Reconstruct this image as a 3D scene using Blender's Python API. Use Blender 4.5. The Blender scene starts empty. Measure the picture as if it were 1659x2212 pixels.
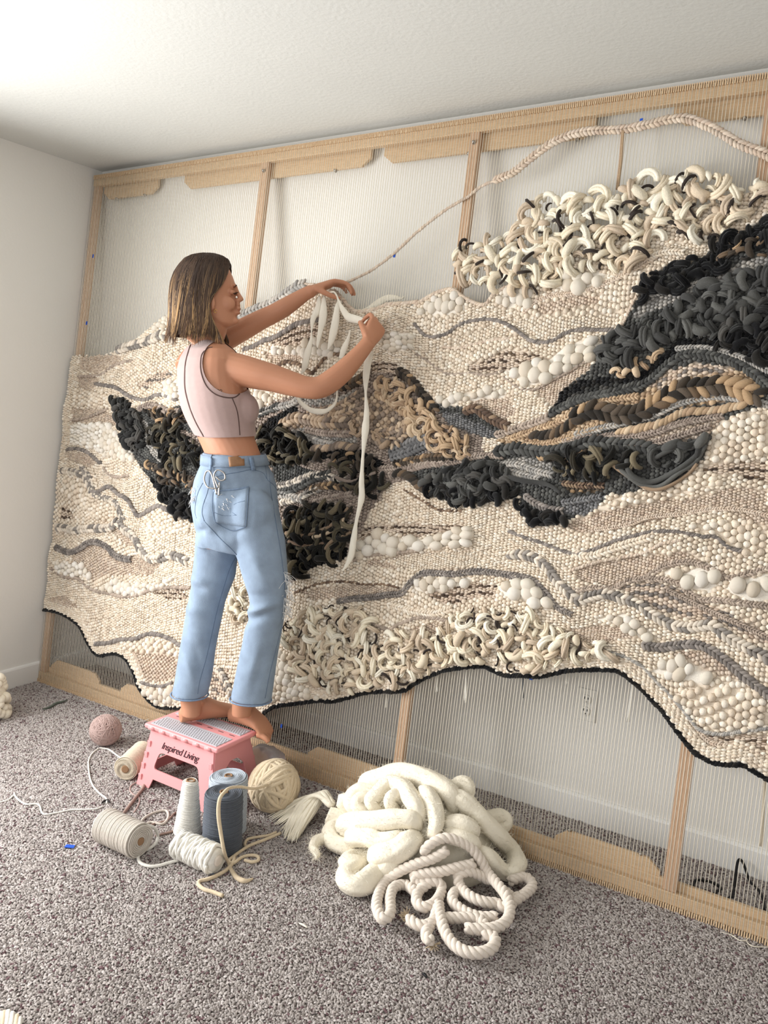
import bpy, bmesh, math, random
import numpy as np
from mathutils import Vector, Matrix, noise as mnoise
from mathutils.bvhtree import BVHTree

random.seed(7)
rng = np.random.default_rng(11)
scene = bpy.context.scene
COL = scene.collection

# ------------------------------------------------------------------ camera
PW, PH, FOC = 1659, 2212, 1754.9
CAM = np.array([3.3431, -2.6707, 1.3936])
YAW, PITCH, ROLL = 0.5563, -0.1296, 0.0563
FW = np.array([-math.sin(YAW)*math.cos(PITCH), math.cos(YAW)*math.cos(PITCH), math.sin(PITCH)])
_r0 = np.array([math.cos(YAW), math.sin(YAW), 0.0])
_u0 = np.cross(_r0, FW)
RT = math.cos(ROLL)*_r0 + math.sin(ROLL)*_u0
UP = np.cross(RT, FW)
cd = bpy.data.cameras.new('camera')
cam = bpy.data.objects.new('camera', cd)
COL.objects.link(cam)
m = Matrix.Identity(4)
for i in range(3):
    m[i][0], m[i][1], m[i][2], m[i][3] = RT[i], UP[i], -FW[i], CAM[i]
cam.matrix_world = m
cd.sensor_fit = 'HORIZONTAL'
cd.sensor_width = 36.0
cd.lens = FOC/PW*36.0
cd.clip_start = 0.02
scene.camera = cam

# ------------------------------------------------------------------ light
w = bpy.data.worlds.new('sky')
scene.world = w
w.use_nodes = True
w.node_tree.nodes['Background'].inputs[0].default_value = (0.62, 0.76, 1.0, 1)
w.node_tree.nodes['Background'].inputs[1].default_value = 1.0

def window_light(name, loc, target, sx, sy, power, col, spread=math.pi):
    ld = bpy.data.lights.new(name, 'AREA')
    ld.shape = 'RECTANGLE'; ld.size = sx; ld.size_y = sy
    ld.energy = power; ld.color = col; ld.spread = spread
    lo = bpy.data.objects.new(name, ld)
    COL.objects.link(lo)
    lo.location = loc
    d = Vector(target) - Vector(loc)
    lo.rotation_euler = d.to_track_quat('-Z', 'Y').to_euler()
    return lo
ROOM_X, ROOM_Y, ZC = 5.4, -4.6, 2.422
# daylight through the out-of-frame side window; the rear window is added for fill
window_light('daylight_side_window', (-0.02, -2.05, 1.20), (1.0, -2.05, 1.20), 1.75, 1.26, 90, (1.0, 0.985, 0.955), math.radians(168))
window_light('added_rear_fill', (2.6, ROOM_Y-0.02, 1.45), (2.6, 0, 1.45), 2.2, 1.3, 19, (1.0, 0.955, 0.89))  # added fill from behind the camera, set in a made-up window
scene.view_settings.view_transform = 'Standard'
scene.view_settings.look = 'None'
scene.view_settings.gamma = 1.0
scene.view_settings.use_curve_mapping = False
scene.view_settings.exposure = 0.40

# ------------------------------------------------------------------ measuring helpers
def ray(q):
    return FW*FOC + RT*(q[0]-PW/2) + UP*(PH/2-q[1])
def at(q, depth):
    return CAM + ray(q)/FOC*depth
def fl(q, z=0.0):
    d = ray(q)
    return CAM + (z-CAM[2])/d[2]*d
LB, LT, LZ = 0.355, 0.057, 2.391          # loom: foot stands off the wall, head leans to it
LL = math.hypot(LZ, LB-LT)
LUP = np.array([0, LB-LT, LZ])/LL          # up along the loom
LN = np.array([0, -LZ, LB-LT])/LL          # out of the loom, to the room
def lp(u, v, off=0.0):
    return np.array([u, -LB, 0]) + LUP*v + LN*off
def luv(q, off=0.0):
    P0 = np.array([0, -LB, 0]) + LN*off
    d = ray(q)
    P = CAM + ((P0-CAM) @ LN)/(d @ LN)*d
    return P[0], float((P-P0) @ LUP)

# ------------------------------------------------------------------ mesh helpers
def lin(c):
    c = np.asarray(c, float)/255.0
    return np.where(c <= 0.04045, c/12.92, ((c+0.055)/1.055)**2.4)

WORLD = {}
def link(ob, parent=None, org=(0, 0, 0)):
    COL.objects.link(ob)
    org = Vector(org)
    if parent is not None:
        ob.parent = parent
        ob.location = org - WORLD[parent.name]
    else:
        ob.location = org
    WORLD[ob.name] = org
    return ob
def tag(o, label=None, cat=None, group=None, kind=None):
    if label: o['label'] = label
    if cat: o['category'] = cat
    if group: o['group'] = group
    if kind: o['kind'] = kind
    return o
def empty(name, loc, label, cat, group=None):
    o = bpy.data.objects.new(name, None)
    o.empty_display_size = 0.05
    link(o, None, loc)
    return tag(o, label, cat, group)
def fast_mesh(name, V, polys, mat, cols=None, smooth=True):
    """V (n,3); polys: (m,k) int array, or list of faces"""
    me = bpy.data.meshes.new(name)
    V = np.asarray(V, np.float32)
    if isinstance(polys, np.ndarray):
        mcount, k = polys.shape
        me.vertices.add(len(V)); me.vertices.foreach_set('co', V.ravel())
        me.loops.add(mcount*k); me.loops.foreach_set('vertex_index', polys.astype(np.int32).ravel())
        me.polygons.add(mcount)
        me.polygons.foreach_set('loop_start', np.arange(0, mcount*k, k, dtype=np.int32))
        me.update(calc_edges=True)
    else:
        me.from_pydata([tuple(map(float, v)) for v in V], [], polys)
    if cols is not None:
        a = me.color_attributes.new('col', 'FLOAT_COLOR', 'POINT')
        c4 = np.ones((len(V), 4), np.float32); c4[:, :3] = cols
        a.data.foreach_set('color', c4.ravel())
    if smooth:
        me.polygons.foreach_set('use_smooth', np.ones(len(me.polygons), bool))
    if mat: me.materials.append(mat)
    me.validate(verbose=False)
    return me
def mk(name, V, polys, mat, parent=None, cols=None, smooth=True, **tags):
    V = np.asarray(V, float)
    lo, hi = V.min(0), V.max(0)
    org = np.array([(lo[0]+hi[0])/2, (lo[1]+hi[1])/2, lo[2]])
    me = fast_mesh(name, V-org, polys, mat, cols, smooth)
    ob = bpy.data.objects.new(name, me)
    link(ob, parent, org)
    if tags: tag(ob, **tags)
    return ob
class MB:
    def __init__(s): s.V = []; s.F = []; s.C = []; s.n = 0
    def add(s, V, F, col=None):
        V = np.asarray(V, float)
        s.V.append(V)
        s.F += [tuple(i+s.n for i in f) for f in F]
        if col is not None:
            c = np.asarray(col, float)
            s.C.append(np.broadcast_to(c, (len(V), 3)))
        s.n += len(V)
        return s
    def build(s, name, mat, parent=None, smooth=True, **tags):
        return mk(name, np.vstack(s.V), s.F, mat, parent, np.vstack(s.C) if s.C else None, smooth, **tags)
def cr(P, n=8, closed=False):
    """Catmull-Rom through the points"""
    P = np.asarray(P, float)
    if closed: Q = np.vstack([P[-1:], P, P[:2]])
    else: Q = np.vstack([2*P[0]-P[1], P, 2*P[-1]-P[-2]])
    out = []
    t = np.linspace(0, 1, n, endpoint=False)[:, None]
    for i in range(len(Q)-3):
        a, b, c, d = Q[i:i+4]
        out.append(0.5*(2*b+(c-a)*t+(2*a-5*b+4*c-d)*t*t+(3*b-a-3*c+d)*t**3))
    if not closed: out.append(P[-1:])
    return np.vstack(out)
def resample(P, step):
    P = np.asarray(P, float)
    s = np.concatenate([[0], np.cumsum(np.linalg.norm(np.diff(P, axis=0), axis=1))])
    n = max(2, int(round(s[-1]/step))+1)
    t = np.linspace(0, s[-1], n)
    return np.stack([np.interp(t, s, P[:, k]) for k in range(P.shape[1])], 1)
def frames(P, ref=None):
    P = np.asarray(P, float)
    T = np.gradient(P, axis=0)
    T /= np.linalg.norm(T, axis=1)[:, None]+1e-12
    a = np.array(ref if ref is not None else ([0, 0, 1.0] if abs(T[0][2]) < 0.9 else [1.0, 0, 0]))
    N = np.zeros_like(P)
    for i in range(len(P)):
        a = a - T[i]*(a @ T[i]); l = np.linalg.norm(a)
        if l < 1e-6: a = np.cross(T[i], [0.3, 0.5, 0.8]); l = np.linalg.norm(a)
        a = a/l; N[i] = a
    return T, N, np.cross(T, N)
def tube(P, rad, sides=8, flat=None, ref=None, cap=True):
    """swept tube; flat = (a, b) cross-section scale along N and B"""
    P = np.asarray(P, float); n = len(P)
    rad = np.broadcast_to(np.asarray(rad, float), (n,))
    T, N, B = frames(P, ref)
    fa, fb = flat if flat else (1, 1)
    th = np.arange(sides)*2*math.pi/sides
    V = (P[:, None, :] + rad[:, None, None]*(np.cos(th)[None, :, None]*N[:, None, :]*fa + np.sin(th)[None, :, None]*B[:, None, :]*fb)).reshape(-1, 3)
    F = []
    for i in range(n-1):
        for k in range(sides):
            k2 = (k+1) % sides
            F.append((i*sides+k, i*sides+k2, (i+1)*sides+k2, (i+1)*sides+k))
    if cap:
        F.append(tuple(range(sides-1, -1, -1)))
        F.append(tuple((n-1)*sides+k for k in range(sides)))
    return V, F
def box(c, X, Y, Z):
    """box from centre and three half-axis vectors"""
    c, X, Y, Z = map(np.asarray, (c, X, Y, Z))
    V = [c+sx*X+sy*Y+sz*Z for sx in (-1, 1) for sy in (-1, 1) for sz in (-1, 1)]
    F = [(0, 1, 3, 2), (4, 6, 7, 5), (0, 4, 5, 1), (2, 3, 7, 6), (0, 2, 6, 4), (1, 5, 7, 3)]
    return np.array(V), F
def abox(x0, x1, y0, y1, z0, z1):
    return box(((x0+x1)/2, (y0+y1)/2, (z0+z1)/2), ((x1-x0)/2, 0, 0), (0, (y1-y0)/2, 0), (0, 0, (z1-z0)/2))
def lathe(prof, sides=32, c=(0, 0, 0), axis=(0, 0, 1)):
    """profile list of (r, h) turned around an axis; closed at the ends"""
    ax = np.asarray(axis, float); ax /= np.linalg.norm(ax)
    a = np.cross(ax, [1, 0, 0] if abs(ax[0]) < 0.9 else [0, 1, 0]); a /= np.linalg.norm(a); b = np.cross(ax, a)
    c = np.asarray(c, float); V = []; F = []
    for r, h in prof:
        for k in range(sides):
            t = 2*math.pi*k/sides
            V.append(c+ax*h+r*(math.cos(t)*a+math.sin(t)*b))
    for i in range(len(prof)-1):
        for k in range(sides):
            k2 = (k+1) % sides
            F.append((i*sides+k, i*sides+k2, (i+1)*sides+k2, (i+1)*sides+k))
    F.append(tuple(range(sides-1, -1, -1))); F.append(tuple((len(prof)-1)*sides+k for k in range(sides)))
    return np.array(V), F
def bevel(ob, w=0.004, seg=2):
    md = ob.modifiers.new('bevel', 'BEVEL'); md.width = w; md.segments = seg; md.limit_method = 'ANGLE'
    return ob

# ------------------------------------------------------------------ materials
MATS = {}
def mat(name, col, rough=0.8, bump=0, bscale=200, var=0.0, vscale=30, metal=0, attr=False, sheen=0, stretch=None, spec=0.3, trans=0, sss=0):
    mt = bpy.data.materials.new(name); mt.use_nodes = True
    nt = mt.node_tree; b = nt.nodes['Principled BSDF']
    b.inputs['Roughness'].default_value = rough
    b.inputs['Metallic'].default_value = metal
    b.inputs['Specular IOR Level'].default_value = spec
    if sheen: b.inputs['Sheen Weight'].default_value = sheen
    if trans: b.inputs['Transmission Weight'].default_value = trans
    if sss:
        b.inputs['Subsurface Weight'].default_value = sss
        b.inputs['Subsurface Radius'].default_value = (0.012, 0.005, 0.003)
    tc = nt.nodes.new('ShaderNodeTexCoord')
    vec = tc.outputs['Object']
    if stretch:
        mp = nt.nodes.new('ShaderNodeMapping'); mp.inputs['Scale'].default_value = stretch
        nt.links.new(vec, mp.inputs[0]); vec = mp.outputs[0]
    src = None
    if attr:
        a = nt.nodes.new('ShaderNodeVertexColor'); a.layer_name = 'col'; src = a.outputs[0]
    else:
        rgb = nt.nodes.new('ShaderNodeRGB'); rgb.outputs[0].default_value = (*lin(col), 1); src = rgb.outputs[0]
    if var:
        nz = nt.nodes.new('ShaderNodeTexNoise'); nz.inputs['Scale'].default_value = vscale; nz.inputs['Detail'].default_value = 4
        nt.links.new(vec, nz.inputs['Vector'])
        mr = nt.nodes.new('ShaderNodeMapRange'); mr.inputs[1].default_value = 0.25; mr.inputs[2].default_value = 0.75
        mr.inputs[3].default_value = 1-var; mr.inputs[4].default_value = 1+var
        nt.links.new(nz.outputs[0], mr.inputs[0])
        mx = nt.nodes.new('ShaderNodeVectorMath'); mx.operation = 'SCALE'
        nt.links.new(src, mx.inputs[0]); nt.links.new(mr.outputs[0], mx.inputs['Scale']); src = mx.outputs[0]
    nt.links.new(src, b.inputs['Base Color'])
    if bump:
        n2 = nt.nodes.new('ShaderNodeTexNoise'); n2.inputs['Scale'].default_value = bscale; n2.inputs['Detail'].default_value = 3
        nt.links.new(vec, n2.inputs['Vector'])
        bp = nt.nodes.new('ShaderNodeBump'); bp.inputs['Strength'].default_value = bump; bp.inputs['Distance'].default_value = 0.002
        nt.links.new(n2.outputs[0], bp.inputs['Height']); nt.links.new(bp.outputs[0], b.inputs['Normal'])
    MATS[name] = mt
    return mt
M_wall = mat('wall_paint', (230, 228, 223), 0.75, 0.25, 90, 0.01, 3)
M_ceil = mat('ceiling_paint', (214, 215, 211), 0.85, 0.6, 70, 0.015, 4)
M_trim = mat('trim_paint', (236, 235, 232), 0.35)
M_carpet = mat('carpet_base', (138, 130, 126), 1.0, 1.0, 220, 0.25, 180, spec=0.05)
M_pine = mat('pine_wood', (206, 178, 144), 0.55, 0.15, 60, 0.16, 9, stretch=(3, 40, 40))
M_pinev = mat('pine_post', (196, 164, 136), 0.55, 0.15, 60, 0.16, 9, stretch=(40, 40, 3))
M_yarn = mat('yarn', (220, 210, 190), 1.0, 0.55, 520, 0.15, 380, attr=True, sheen=0.15, spec=0.1)
M_warp = mat('warp_cotton', (238, 230, 212), 0.9, spec=0.1)
M_white = mat('white_plastic', (232, 230, 224), 0.4)
M_black = mat('black_rubber', (22, 20, 22), 0.6)
M_steel = mat('steel', (176, 172, 168), 0.32, metal=1)
M_blue = mat('blue_tape', (34, 84, 190), 0.6)

# ------------------------------------------------------------------ room
def wall_panel(name, V, F, m, **k): return mk(name, V, F, m, None, smooth=False, kind='structure', **k)
V, F = abox(-0.1, ROOM_X+0.1, ROOM_Y-0.1, 0.1, -0.12, 0.0)
wall_panel('floor', V, F, M_carpet, label='grey brown speckled carpet floor of the room', cat='floor')
V, F = abox(-0.1, ROOM_X+0.1, ROOM_Y-0.1, 0.1, ZC, ZC+0.1)
wall_panel('ceiling', V, F, M_ceil, label='white painted ceiling sloping away in perspective', cat='ceiling')
V, F = abox(0, ROOM_X, 0, 0.1, 0, ZC)
wall_panel('wall_back', V, F, M_wall, label='white painted wall behind the weaving loom', cat='wall')
V, F = abox(ROOM_X, ROOM_X+0.1, ROOM_Y, 0, 0, ZC)
wall_panel('wall_right', V, F, M_wall, label='white painted wall at the far right', cat='wall')
def wall_with_hole(name, horiz, lo, hi, a0, a1, z0, z1, pos, thick, label):
    mb = MB()
    for (p, q, r, s) in ((lo, a0, 0, ZC), (a1, hi, 0, ZC), (a0, a1, 0, z0), (a0, a1, z1, ZC)):
        if horiz: mb.add(*abox(p, q, pos-thick, pos, r, s))
        else: mb.add(*abox(pos-thick, pos, p, q, r, s))
    mb.build(name, M_wall, None, smooth=False, label=label, cat='wall', kind='structure')
wall_with_hole('wall_left', False, ROOM_Y, 0.0, -2.95, -1.15, 0.54, 1.86, 0.0, 0.1, 'white painted side wall left of the loom')
wall_with_hole('wall_front', True, 0.0, ROOM_X, 1.45, 3.75, 0.78, 2.12, ROOM_Y, 0.1, 'white painted rear wall with an added fill window')
def window(name, horiz, a0, a1, z0, z1, pos, label):
    t = 0.03; mb = MB()
    segs = ((a0, a1, z0, z0+t), (a0, a1, z1-t, z1), (a0, a0+t, z0, z1), (a1-t, a1, z0, z1), ((a0+a1)/2-0.015, (a0+a1)/2+0.015, z0, z1))
    for p, q, r, s in segs:
        mb.add(*(abox(p, q, pos-0.07, pos-0.04, r, s) if horiz else abox(pos-0.07, pos-0.04, p, q, r, s)))
    mb.build(name, M_trim, None, smooth=False, label=label, cat='window', kind='structure')
window('window_1', False, -2.95, -1.15, 0.54, 1.86, 0.0, 'white framed window in the left side wall')
window('added_fill_window', True, 1.45, 3.75, 0.78, 2.12, ROOM_Y, 'white framed window added in the rear wall for fill')  # unseen frame added around the rear fill light
def baseboard(name, pts, label):
    # pts: two ends; profile 96 mm tall with eased top
    (x0, y0), (x1, y1) = pts
    d = np.array([x1-x0, y1-y0, 0.0]); L = np.linalg.norm(d); d /= L
    nrm = np.array([d[1], -d[0], 0.0])
    prof = [(0, 0), (0.014, 0), (0.014, 0.086), (0.011, 0.093), (0.006, 0.096), (0, 0.096)]
    V = []
    for s in (0, L):
        for o, z in prof: V.append(np.array([x0, y0, 0])+d*s+nrm*o+np.array([0, 0, z]))
    n = len(prof); F = [(i, (i+1) % n, n+(i+1) % n, n+i) for i in range(n)]+[tuple(range(n-1, -1, -1)), tuple(range(n, 2*n))]
    mk(name, V, F, M_trim, None, smooth=False, label=label, cat='baseboard', kind='structure')
baseboard('baseboard_back', ((0.014, 0), (ROOM_X, 0)), 'white baseboard along the wall behind the loom')
baseboard('baseboard_left', ((0, ROOM_Y), (0, 0)), 'white baseboard along the left wall')
# ------------------------------------------------------------------ carpet pile (uncountable: one instanced object)
def carpet_pile():
    cols = [(150, 136, 128), (118, 104, 98), (172, 160, 150), (92, 78, 76), (138, 126, 122), (164, 148, 138)]
    tm = bpy.data.materials.new('carpet_tuft'); tm.use_nodes = True
    nt = tm.node_tree; b = nt.nodes['Principled BSDF']; b.inputs['Roughness'].default_value = 1; b.inputs['Specular IOR Level'].default_value = 0.05
    oi = nt.nodes.new('ShaderNodeObjectInfo'); rp = nt.nodes.new('ShaderNodeValToRGB'); rp.color_ramp.interpolation = 'CONSTANT'
    el = rp.color_ramp.elements
    stops = [(0, (176, 168, 164)), (0.34, (159, 151, 148)), (0.52, (188, 181, 178)), (0.76, (130, 120, 118)), (0.84, (169, 161, 157)), (0.93, (112, 90, 93))]
    while len(el) < len(stops): el.new(0.5)
    for e, (p, c) in zip(el, stops): e.position = p; e.color = (*lin(c), 1)
    nt.links.new(oi.outputs['Random'], rp.inputs[0]); nt.links.new(rp.outputs[0], b.inputs['Base Color'])
    # one tuft: a short bent pellet of twisted pile
    V = [(-.0052, 0, .0008), (-.0028, .0024, .0016), (-.0028, -.0024, .0016), (-.0024, 0, .0046), (.0026, .0026, .0018), (.0026, -.0022, .0018), (.0022, .0004, .0052), (.0056, .0006, .0012)]
    F = [(0, 3, 1), (0, 2, 3), (1, 3, 6, 4), (3, 2, 5, 6), (4, 6, 7), (6, 5, 7)]
    tuft = bpy.data.meshes.new('carpet_tuft'); tuft.from_pydata([tuple(v) for v in V], [], F); tuft.materials.append(tm); tuft.polygons.foreach_set('use_smooth', np.ones(len(F), bool))
    # bed of points: jittered grid over the carpet around the camera's side of the room
    sx = 0.0058
    xs = np.arange(0.02, 3.75, sx); ys = np.arange(-2.3, -0.02, sx)
    X, Y = np.meshgrid(xs, ys); n = X.size
    P = np.stack([X.ravel()+rng.uniform(-1, 1, n)*sx*0.5, Y.ravel()+rng.uniform(-1, 1, n)*sx*0.5, np.zeros(n)], 1)
    me = bpy.data.meshes.new('carpet_pile'); me.vertices.add(n); me.vertices.foreach_set('co', P.astype(np.float32).ravel())
    ob = bpy.data.objects.new('carpet_pile', me); link(ob)
    tob = bpy.data.objects.new('tuft_source', tuft)
    ng = bpy.data.node_groups.new('pile', 'GeometryNodeTree')
    ng.interface.new_socket('Geometry', in_out='INPUT', socket_type='NodeSocketGeometry')
    ng.interface.new_socket('Geometry', in_out='OUTPUT', socket_type='NodeSocketGeometry')
    N = ng.nodes; L = ng.links
    gi = N.new('NodeGroupInput'); go = N.new('NodeGroupOutput'); iop = N.new('GeometryNodeInstanceOnPoints')
    oinf = N.new('GeometryNodeObjectInfo'); oinf.inputs['Object'].default_value = tob
    rr = N.new('FunctionNodeRandomValue'); rr.data_type = 'FLOAT_VECTOR'
    rr.inputs[0].default_value = (-0.45, -0.75, 0); rr.inputs[1].default_value = (0.45, 0.35, 6.28)
    rs = N.new('FunctionNodeRandomValue'); rs.data_type = 'FLOAT'
    rs.inputs[2].default_value = 0.75; rs.inputs[3].default_value = 1.35; rs.inputs['Seed'].default_value = 3
    m2p = N.new('GeometryNodeMeshToPoints')
    L.new(gi.outputs[0], m2p.inputs[0]); L.new(m2p.outputs[0], iop.inputs['Points']); L.new(oinf.outputs['Geometry'], iop.inputs['Instance'])
    L.new(rr.outputs[0], iop.inputs['Rotation']); L.new(rs.outputs[1], iop.inputs['Scale']); L.new(iop.outputs[0], go.inputs[0])
    md = ob.modifiers.new('pile', 'NODES'); md.node_group = ng
    tag(ob, 'grey brown flecked cut pile of the carpet', 'carpet', kind='stuff')
carpet_pile()

# ------------------------------------------------------------------ outlet on the wall behind the loom
ou = empty('wall_outlet', (2.5458, -0.001, 0.355), 'white duplex wall outlet seen through the warp threads', 'outlet')
mb = MB(); mb.add(*abox(2.5108, 2.5808, -0.006, 0.0, 0.359, 0.473)); bevel(mb.build('cover_plate', M_white, ou, smooth=False), 0.003)
for zc in (0.437, 0.395):
    r = MB(); V, F = lathe([(0.0165, 0), (0.0165, 0.0035), (0.0150, 0.0045)], 20, (2.5458, -0.0055, zc), (0, -1, 0)); r.add(V, F)
    rc = r.build('receptacle', M_white, ou)
    for dx, hh in ((-0.006, 0.0045), (0.006, 0.0038)):
        mk('slot', *abox(2.5458+dx-0.0012, 2.5458+dx+0.0012, -0.0108, -0.0096, zc+0.001, zc+0.001+hh*2), M_black, rc, smooth=False)
    V, F = lathe([(0.0026, 0), (0.0026, 0.001)], 10, (2.5458, -0.0098, zc-0.008), (0, -1, 0)); mk('ground_slot', V, F, M_black, rc)

# ------------------------------------------------------------------ loom
loom = empty('weaving_loom', (1.65, -LB, 0), 'large pine frame loom strung with white warp threads leaning on the wall', 'loom')
X = np.array([1.0, 0, 0])
def lbox(u0, u1, v0, v1, o0, o1):
    return box(lp((u0+u1)/2, (v0+v1)/2, (o0+o1)/2), X*(u1-u0)/2, LUP*(v1-v0)/2, LN*(o1-o0)/2)
U0, U1 = 0.012, 3.40
VTOP = LL-0.002
for nm, v0, v1 in (('bottom_rail', 0.0145, 0.052), ('top_rail', VTOP-0.050, VTOP-0.012)):
    bevel(mk(nm, *lbox(U0, U1, v0, v1, -0.026, -0.003), M_pine, loom, smooth=False), 0.003)
bevel(mk('foot_rail', *lbox(U0, U1, 0.022, 0.075, -0.046, -0.027), M_pine, loom, smooth=False), 0.003)
for u in (0.032, 1.062, 2.0, 2.935):
    bevel(mk('post', *lbox(u-0.019, u+0.019, 0.052, VTOP-0.04, -0.030, -0.006), M_pinev, loom, smooth=False), 0.003)
def plate(u0, u1, v0, v1, ch, top):
    o0, o1 = -0.044, -0.031
    if top: prof = [(u0, v1), (u0, v0+ch), (u0+ch*1.3, v0), (u1-ch*1.3, v0), (u1, v0+ch), (u1, v1)]
    else: prof = [(u0, v0), (u1, v0), (u1, v1-ch), (u1-ch*1.3, v1), (u0+ch*1.3, v1), (u0, v1-ch)]
    n = len(prof); V = [lp(u, v, o0) for u, v in prof]+[lp(u, v, o1) for u, v in prof]
    F = [tuple(range(n)), tuple(range(2*n-1, n-1, -1))]+[(i, n+i, n+(i+1) % n, (i+1) % n) for i in range(n)]
    bevel(mk('splice_plate', V, F, M_pine, loom, smooth=False), 0.002)
def bolt(u, v, o=-0.030):
    V, F = lathe([(0.007, 0), (0.007, 0.003), (0.0045, 0.004), (0.0045, 0.010), (0.0035, 0.011)], 10, lp(u, v, o), LN)
    mk('bolt', V, F, M_steel, loom)
for u0, u1 in ((0.055, 0.42), (0.585, 1.56), (1.615, 2.415), (2.655, 3.38)):
    plate(u0, u1, VTOP-0.105, VTOP-0.012, 0.03, True)
for u0, u1 in ((0.06, 0.405), (0.55, 0.95), (1.60, 1.97), (2.575, 2.90)):
    plate(u0, u1, 0.012, 0.118, 0.03, False)
for u in (0.15, 0.34, 1.03, 1.40, 1.97, 2.36, 2.86, 3.0): bolt(u, VTOP-0.108, -0.036)
for u, v in ((1.062, VTOP-0.085), (2.0, VTOP-0.085), (2.935, VTOP-0.085)): bolt(u, v, -0.006)
for u in (0.10, 0.36, 2.62, 2.84, 0.60): bolt(u, 0.122, -0.036)
# comb of pegs on both rails (small and very many)
for nm, vv in (('bottom_peg_row', 0.0095), ('top_peg_row', VTOP-0.0095)):
    pit = 0.0066; us = np.arange(U0+0.004, U1, pit); mb = MB()
    for u in us:
        mb.add(*box(lp(u, vv, -0.005), X*0.0020, LUP*0.0088, LN*0.0080))
    mb.build(nm, M_pine, loom, smooth=False, kind='stuff')
# warp: pairs of threads share the comb gaps; the 300 nearest the camera are single parts
wu = []; u = U0+0.006; k = 0
while u < U1-0.01:
    wu.append(u); u += 0.0092 if k % 2 else 0.0112; k += 1
wm = fast_mesh('warp_thread', *tube(np.array([lp(0, t, 0)-lp(0, 0, 0) for t in np.linspace(0.012, VTOP-0.008, 5)]), 0.00105, 6), M_warp)
many = MB()
for i, u in enumerate(reversed(wu)):
    off = lp(u, 0, 0.0015)
    if i < 300:
        o = bpy.data.objects.new('warp_thread', wm); link(o, loom, off)
    else:
        many.add(*tube(np.array([lp(u, t, 0.0015) for t in np.linspace(0.012, VTOP-0.008, 5)]), 0.00105, 5))
if many.n: many.build('warp_thread_bank', M_warp, loom, kind='stuff')
# ------------------------------------------------------------------ tapestry
# outlines measured on the loom plane, in several enlarged frames of the photograph
FR = {'P': (0, 0, 1.0), 'A': (900, 500, .4575), 'B': (80, 640, .2712), 'C': (500, 760, .3014), 'D': (80, 1200, .3496),
      'E': (580, 1150, .3737), 'F': (1100, 1050, .337), 'G': (330, 500, .3436), 'H': (950, 150, .4274)}
def pxy(fr, pts):
    x, y, s = FR[fr]
    return np.array([(x+s*a, y+s*b) for a, b in pts])
def tr(fr, pts, off=0.016):
    return np.array([luv(q, off) for q in pxy(fr, pts)])
def mpp(q):                                   # metres per pixel at a loom point
    u, v = luv(q); return ((lp(u, v)-CAM) @ FW)/FOC

PAL = {
 'white': [(238, 231, 220), (233, 224, 209), (242, 237, 228)],
 'cream': [(231, 218, 199), (223, 207, 187), (237, 227, 212), (227, 213, 194)],
 'beige': [(212, 194, 174), (220, 204, 186), (200, 180, 162), (208, 192, 176)],
 'fleck': [(218, 204, 186), (214, 198, 180), (96, 82, 74), (224, 212, 194), (120, 104, 94)],
 'greyb': [(172, 156, 142), (156, 142, 130), (186, 170, 156)],
 'grey': [(132, 124, 118), (148, 140, 134), (116, 110, 106)],
 'gcream': [(150, 143, 136), (206, 196, 182), (132, 126, 120), (222, 210, 194)],
 'lgrey': [(168, 164, 158), (186, 180, 172), (152, 149, 145)],
 'dgrey': [(80, 80, 78), (96, 96, 93), (64, 64, 63)],
 'char': [(54, 54, 53), (68, 68, 66), (43, 43, 43), (82, 80, 77)],
 'black': [(22, 22, 24), (30, 30, 31), (16, 16, 18), (38, 36, 34)],
 'olive': [(34, 33, 30), (52, 48, 40), (84, 78, 64), (26, 25, 24), (118, 108, 88)],
 'tan': [(196, 170, 140), (186, 160, 130), (206, 184, 156), (174, 148, 122)],
 'tanmix': [(186, 164, 140), (152, 136, 122), (120, 108, 98), (202, 182, 158), (168, 146, 124)],
 'brown': [(112, 92, 78), (134, 112, 94), (92, 76, 66), (150, 128, 106)],
 'brownmix': [(70, 62, 54), (112, 94, 76), (176, 148, 116), (50, 46, 42), (90, 80, 70)],
 'taupe': [(156, 142, 132), (142, 128, 118), (170, 156, 144)],
 'slate': [(118, 118, 119), (133, 132, 132), (104, 104, 105)],
 'loop': [(236, 226, 204), (228, 214, 190), (220, 202, 178), (240, 233, 216), (206, 188, 166), (58, 50, 46)],
}
PALL = {k: np.array([lin(c) for c in v]) for k, v in PAL.items()}
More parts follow.
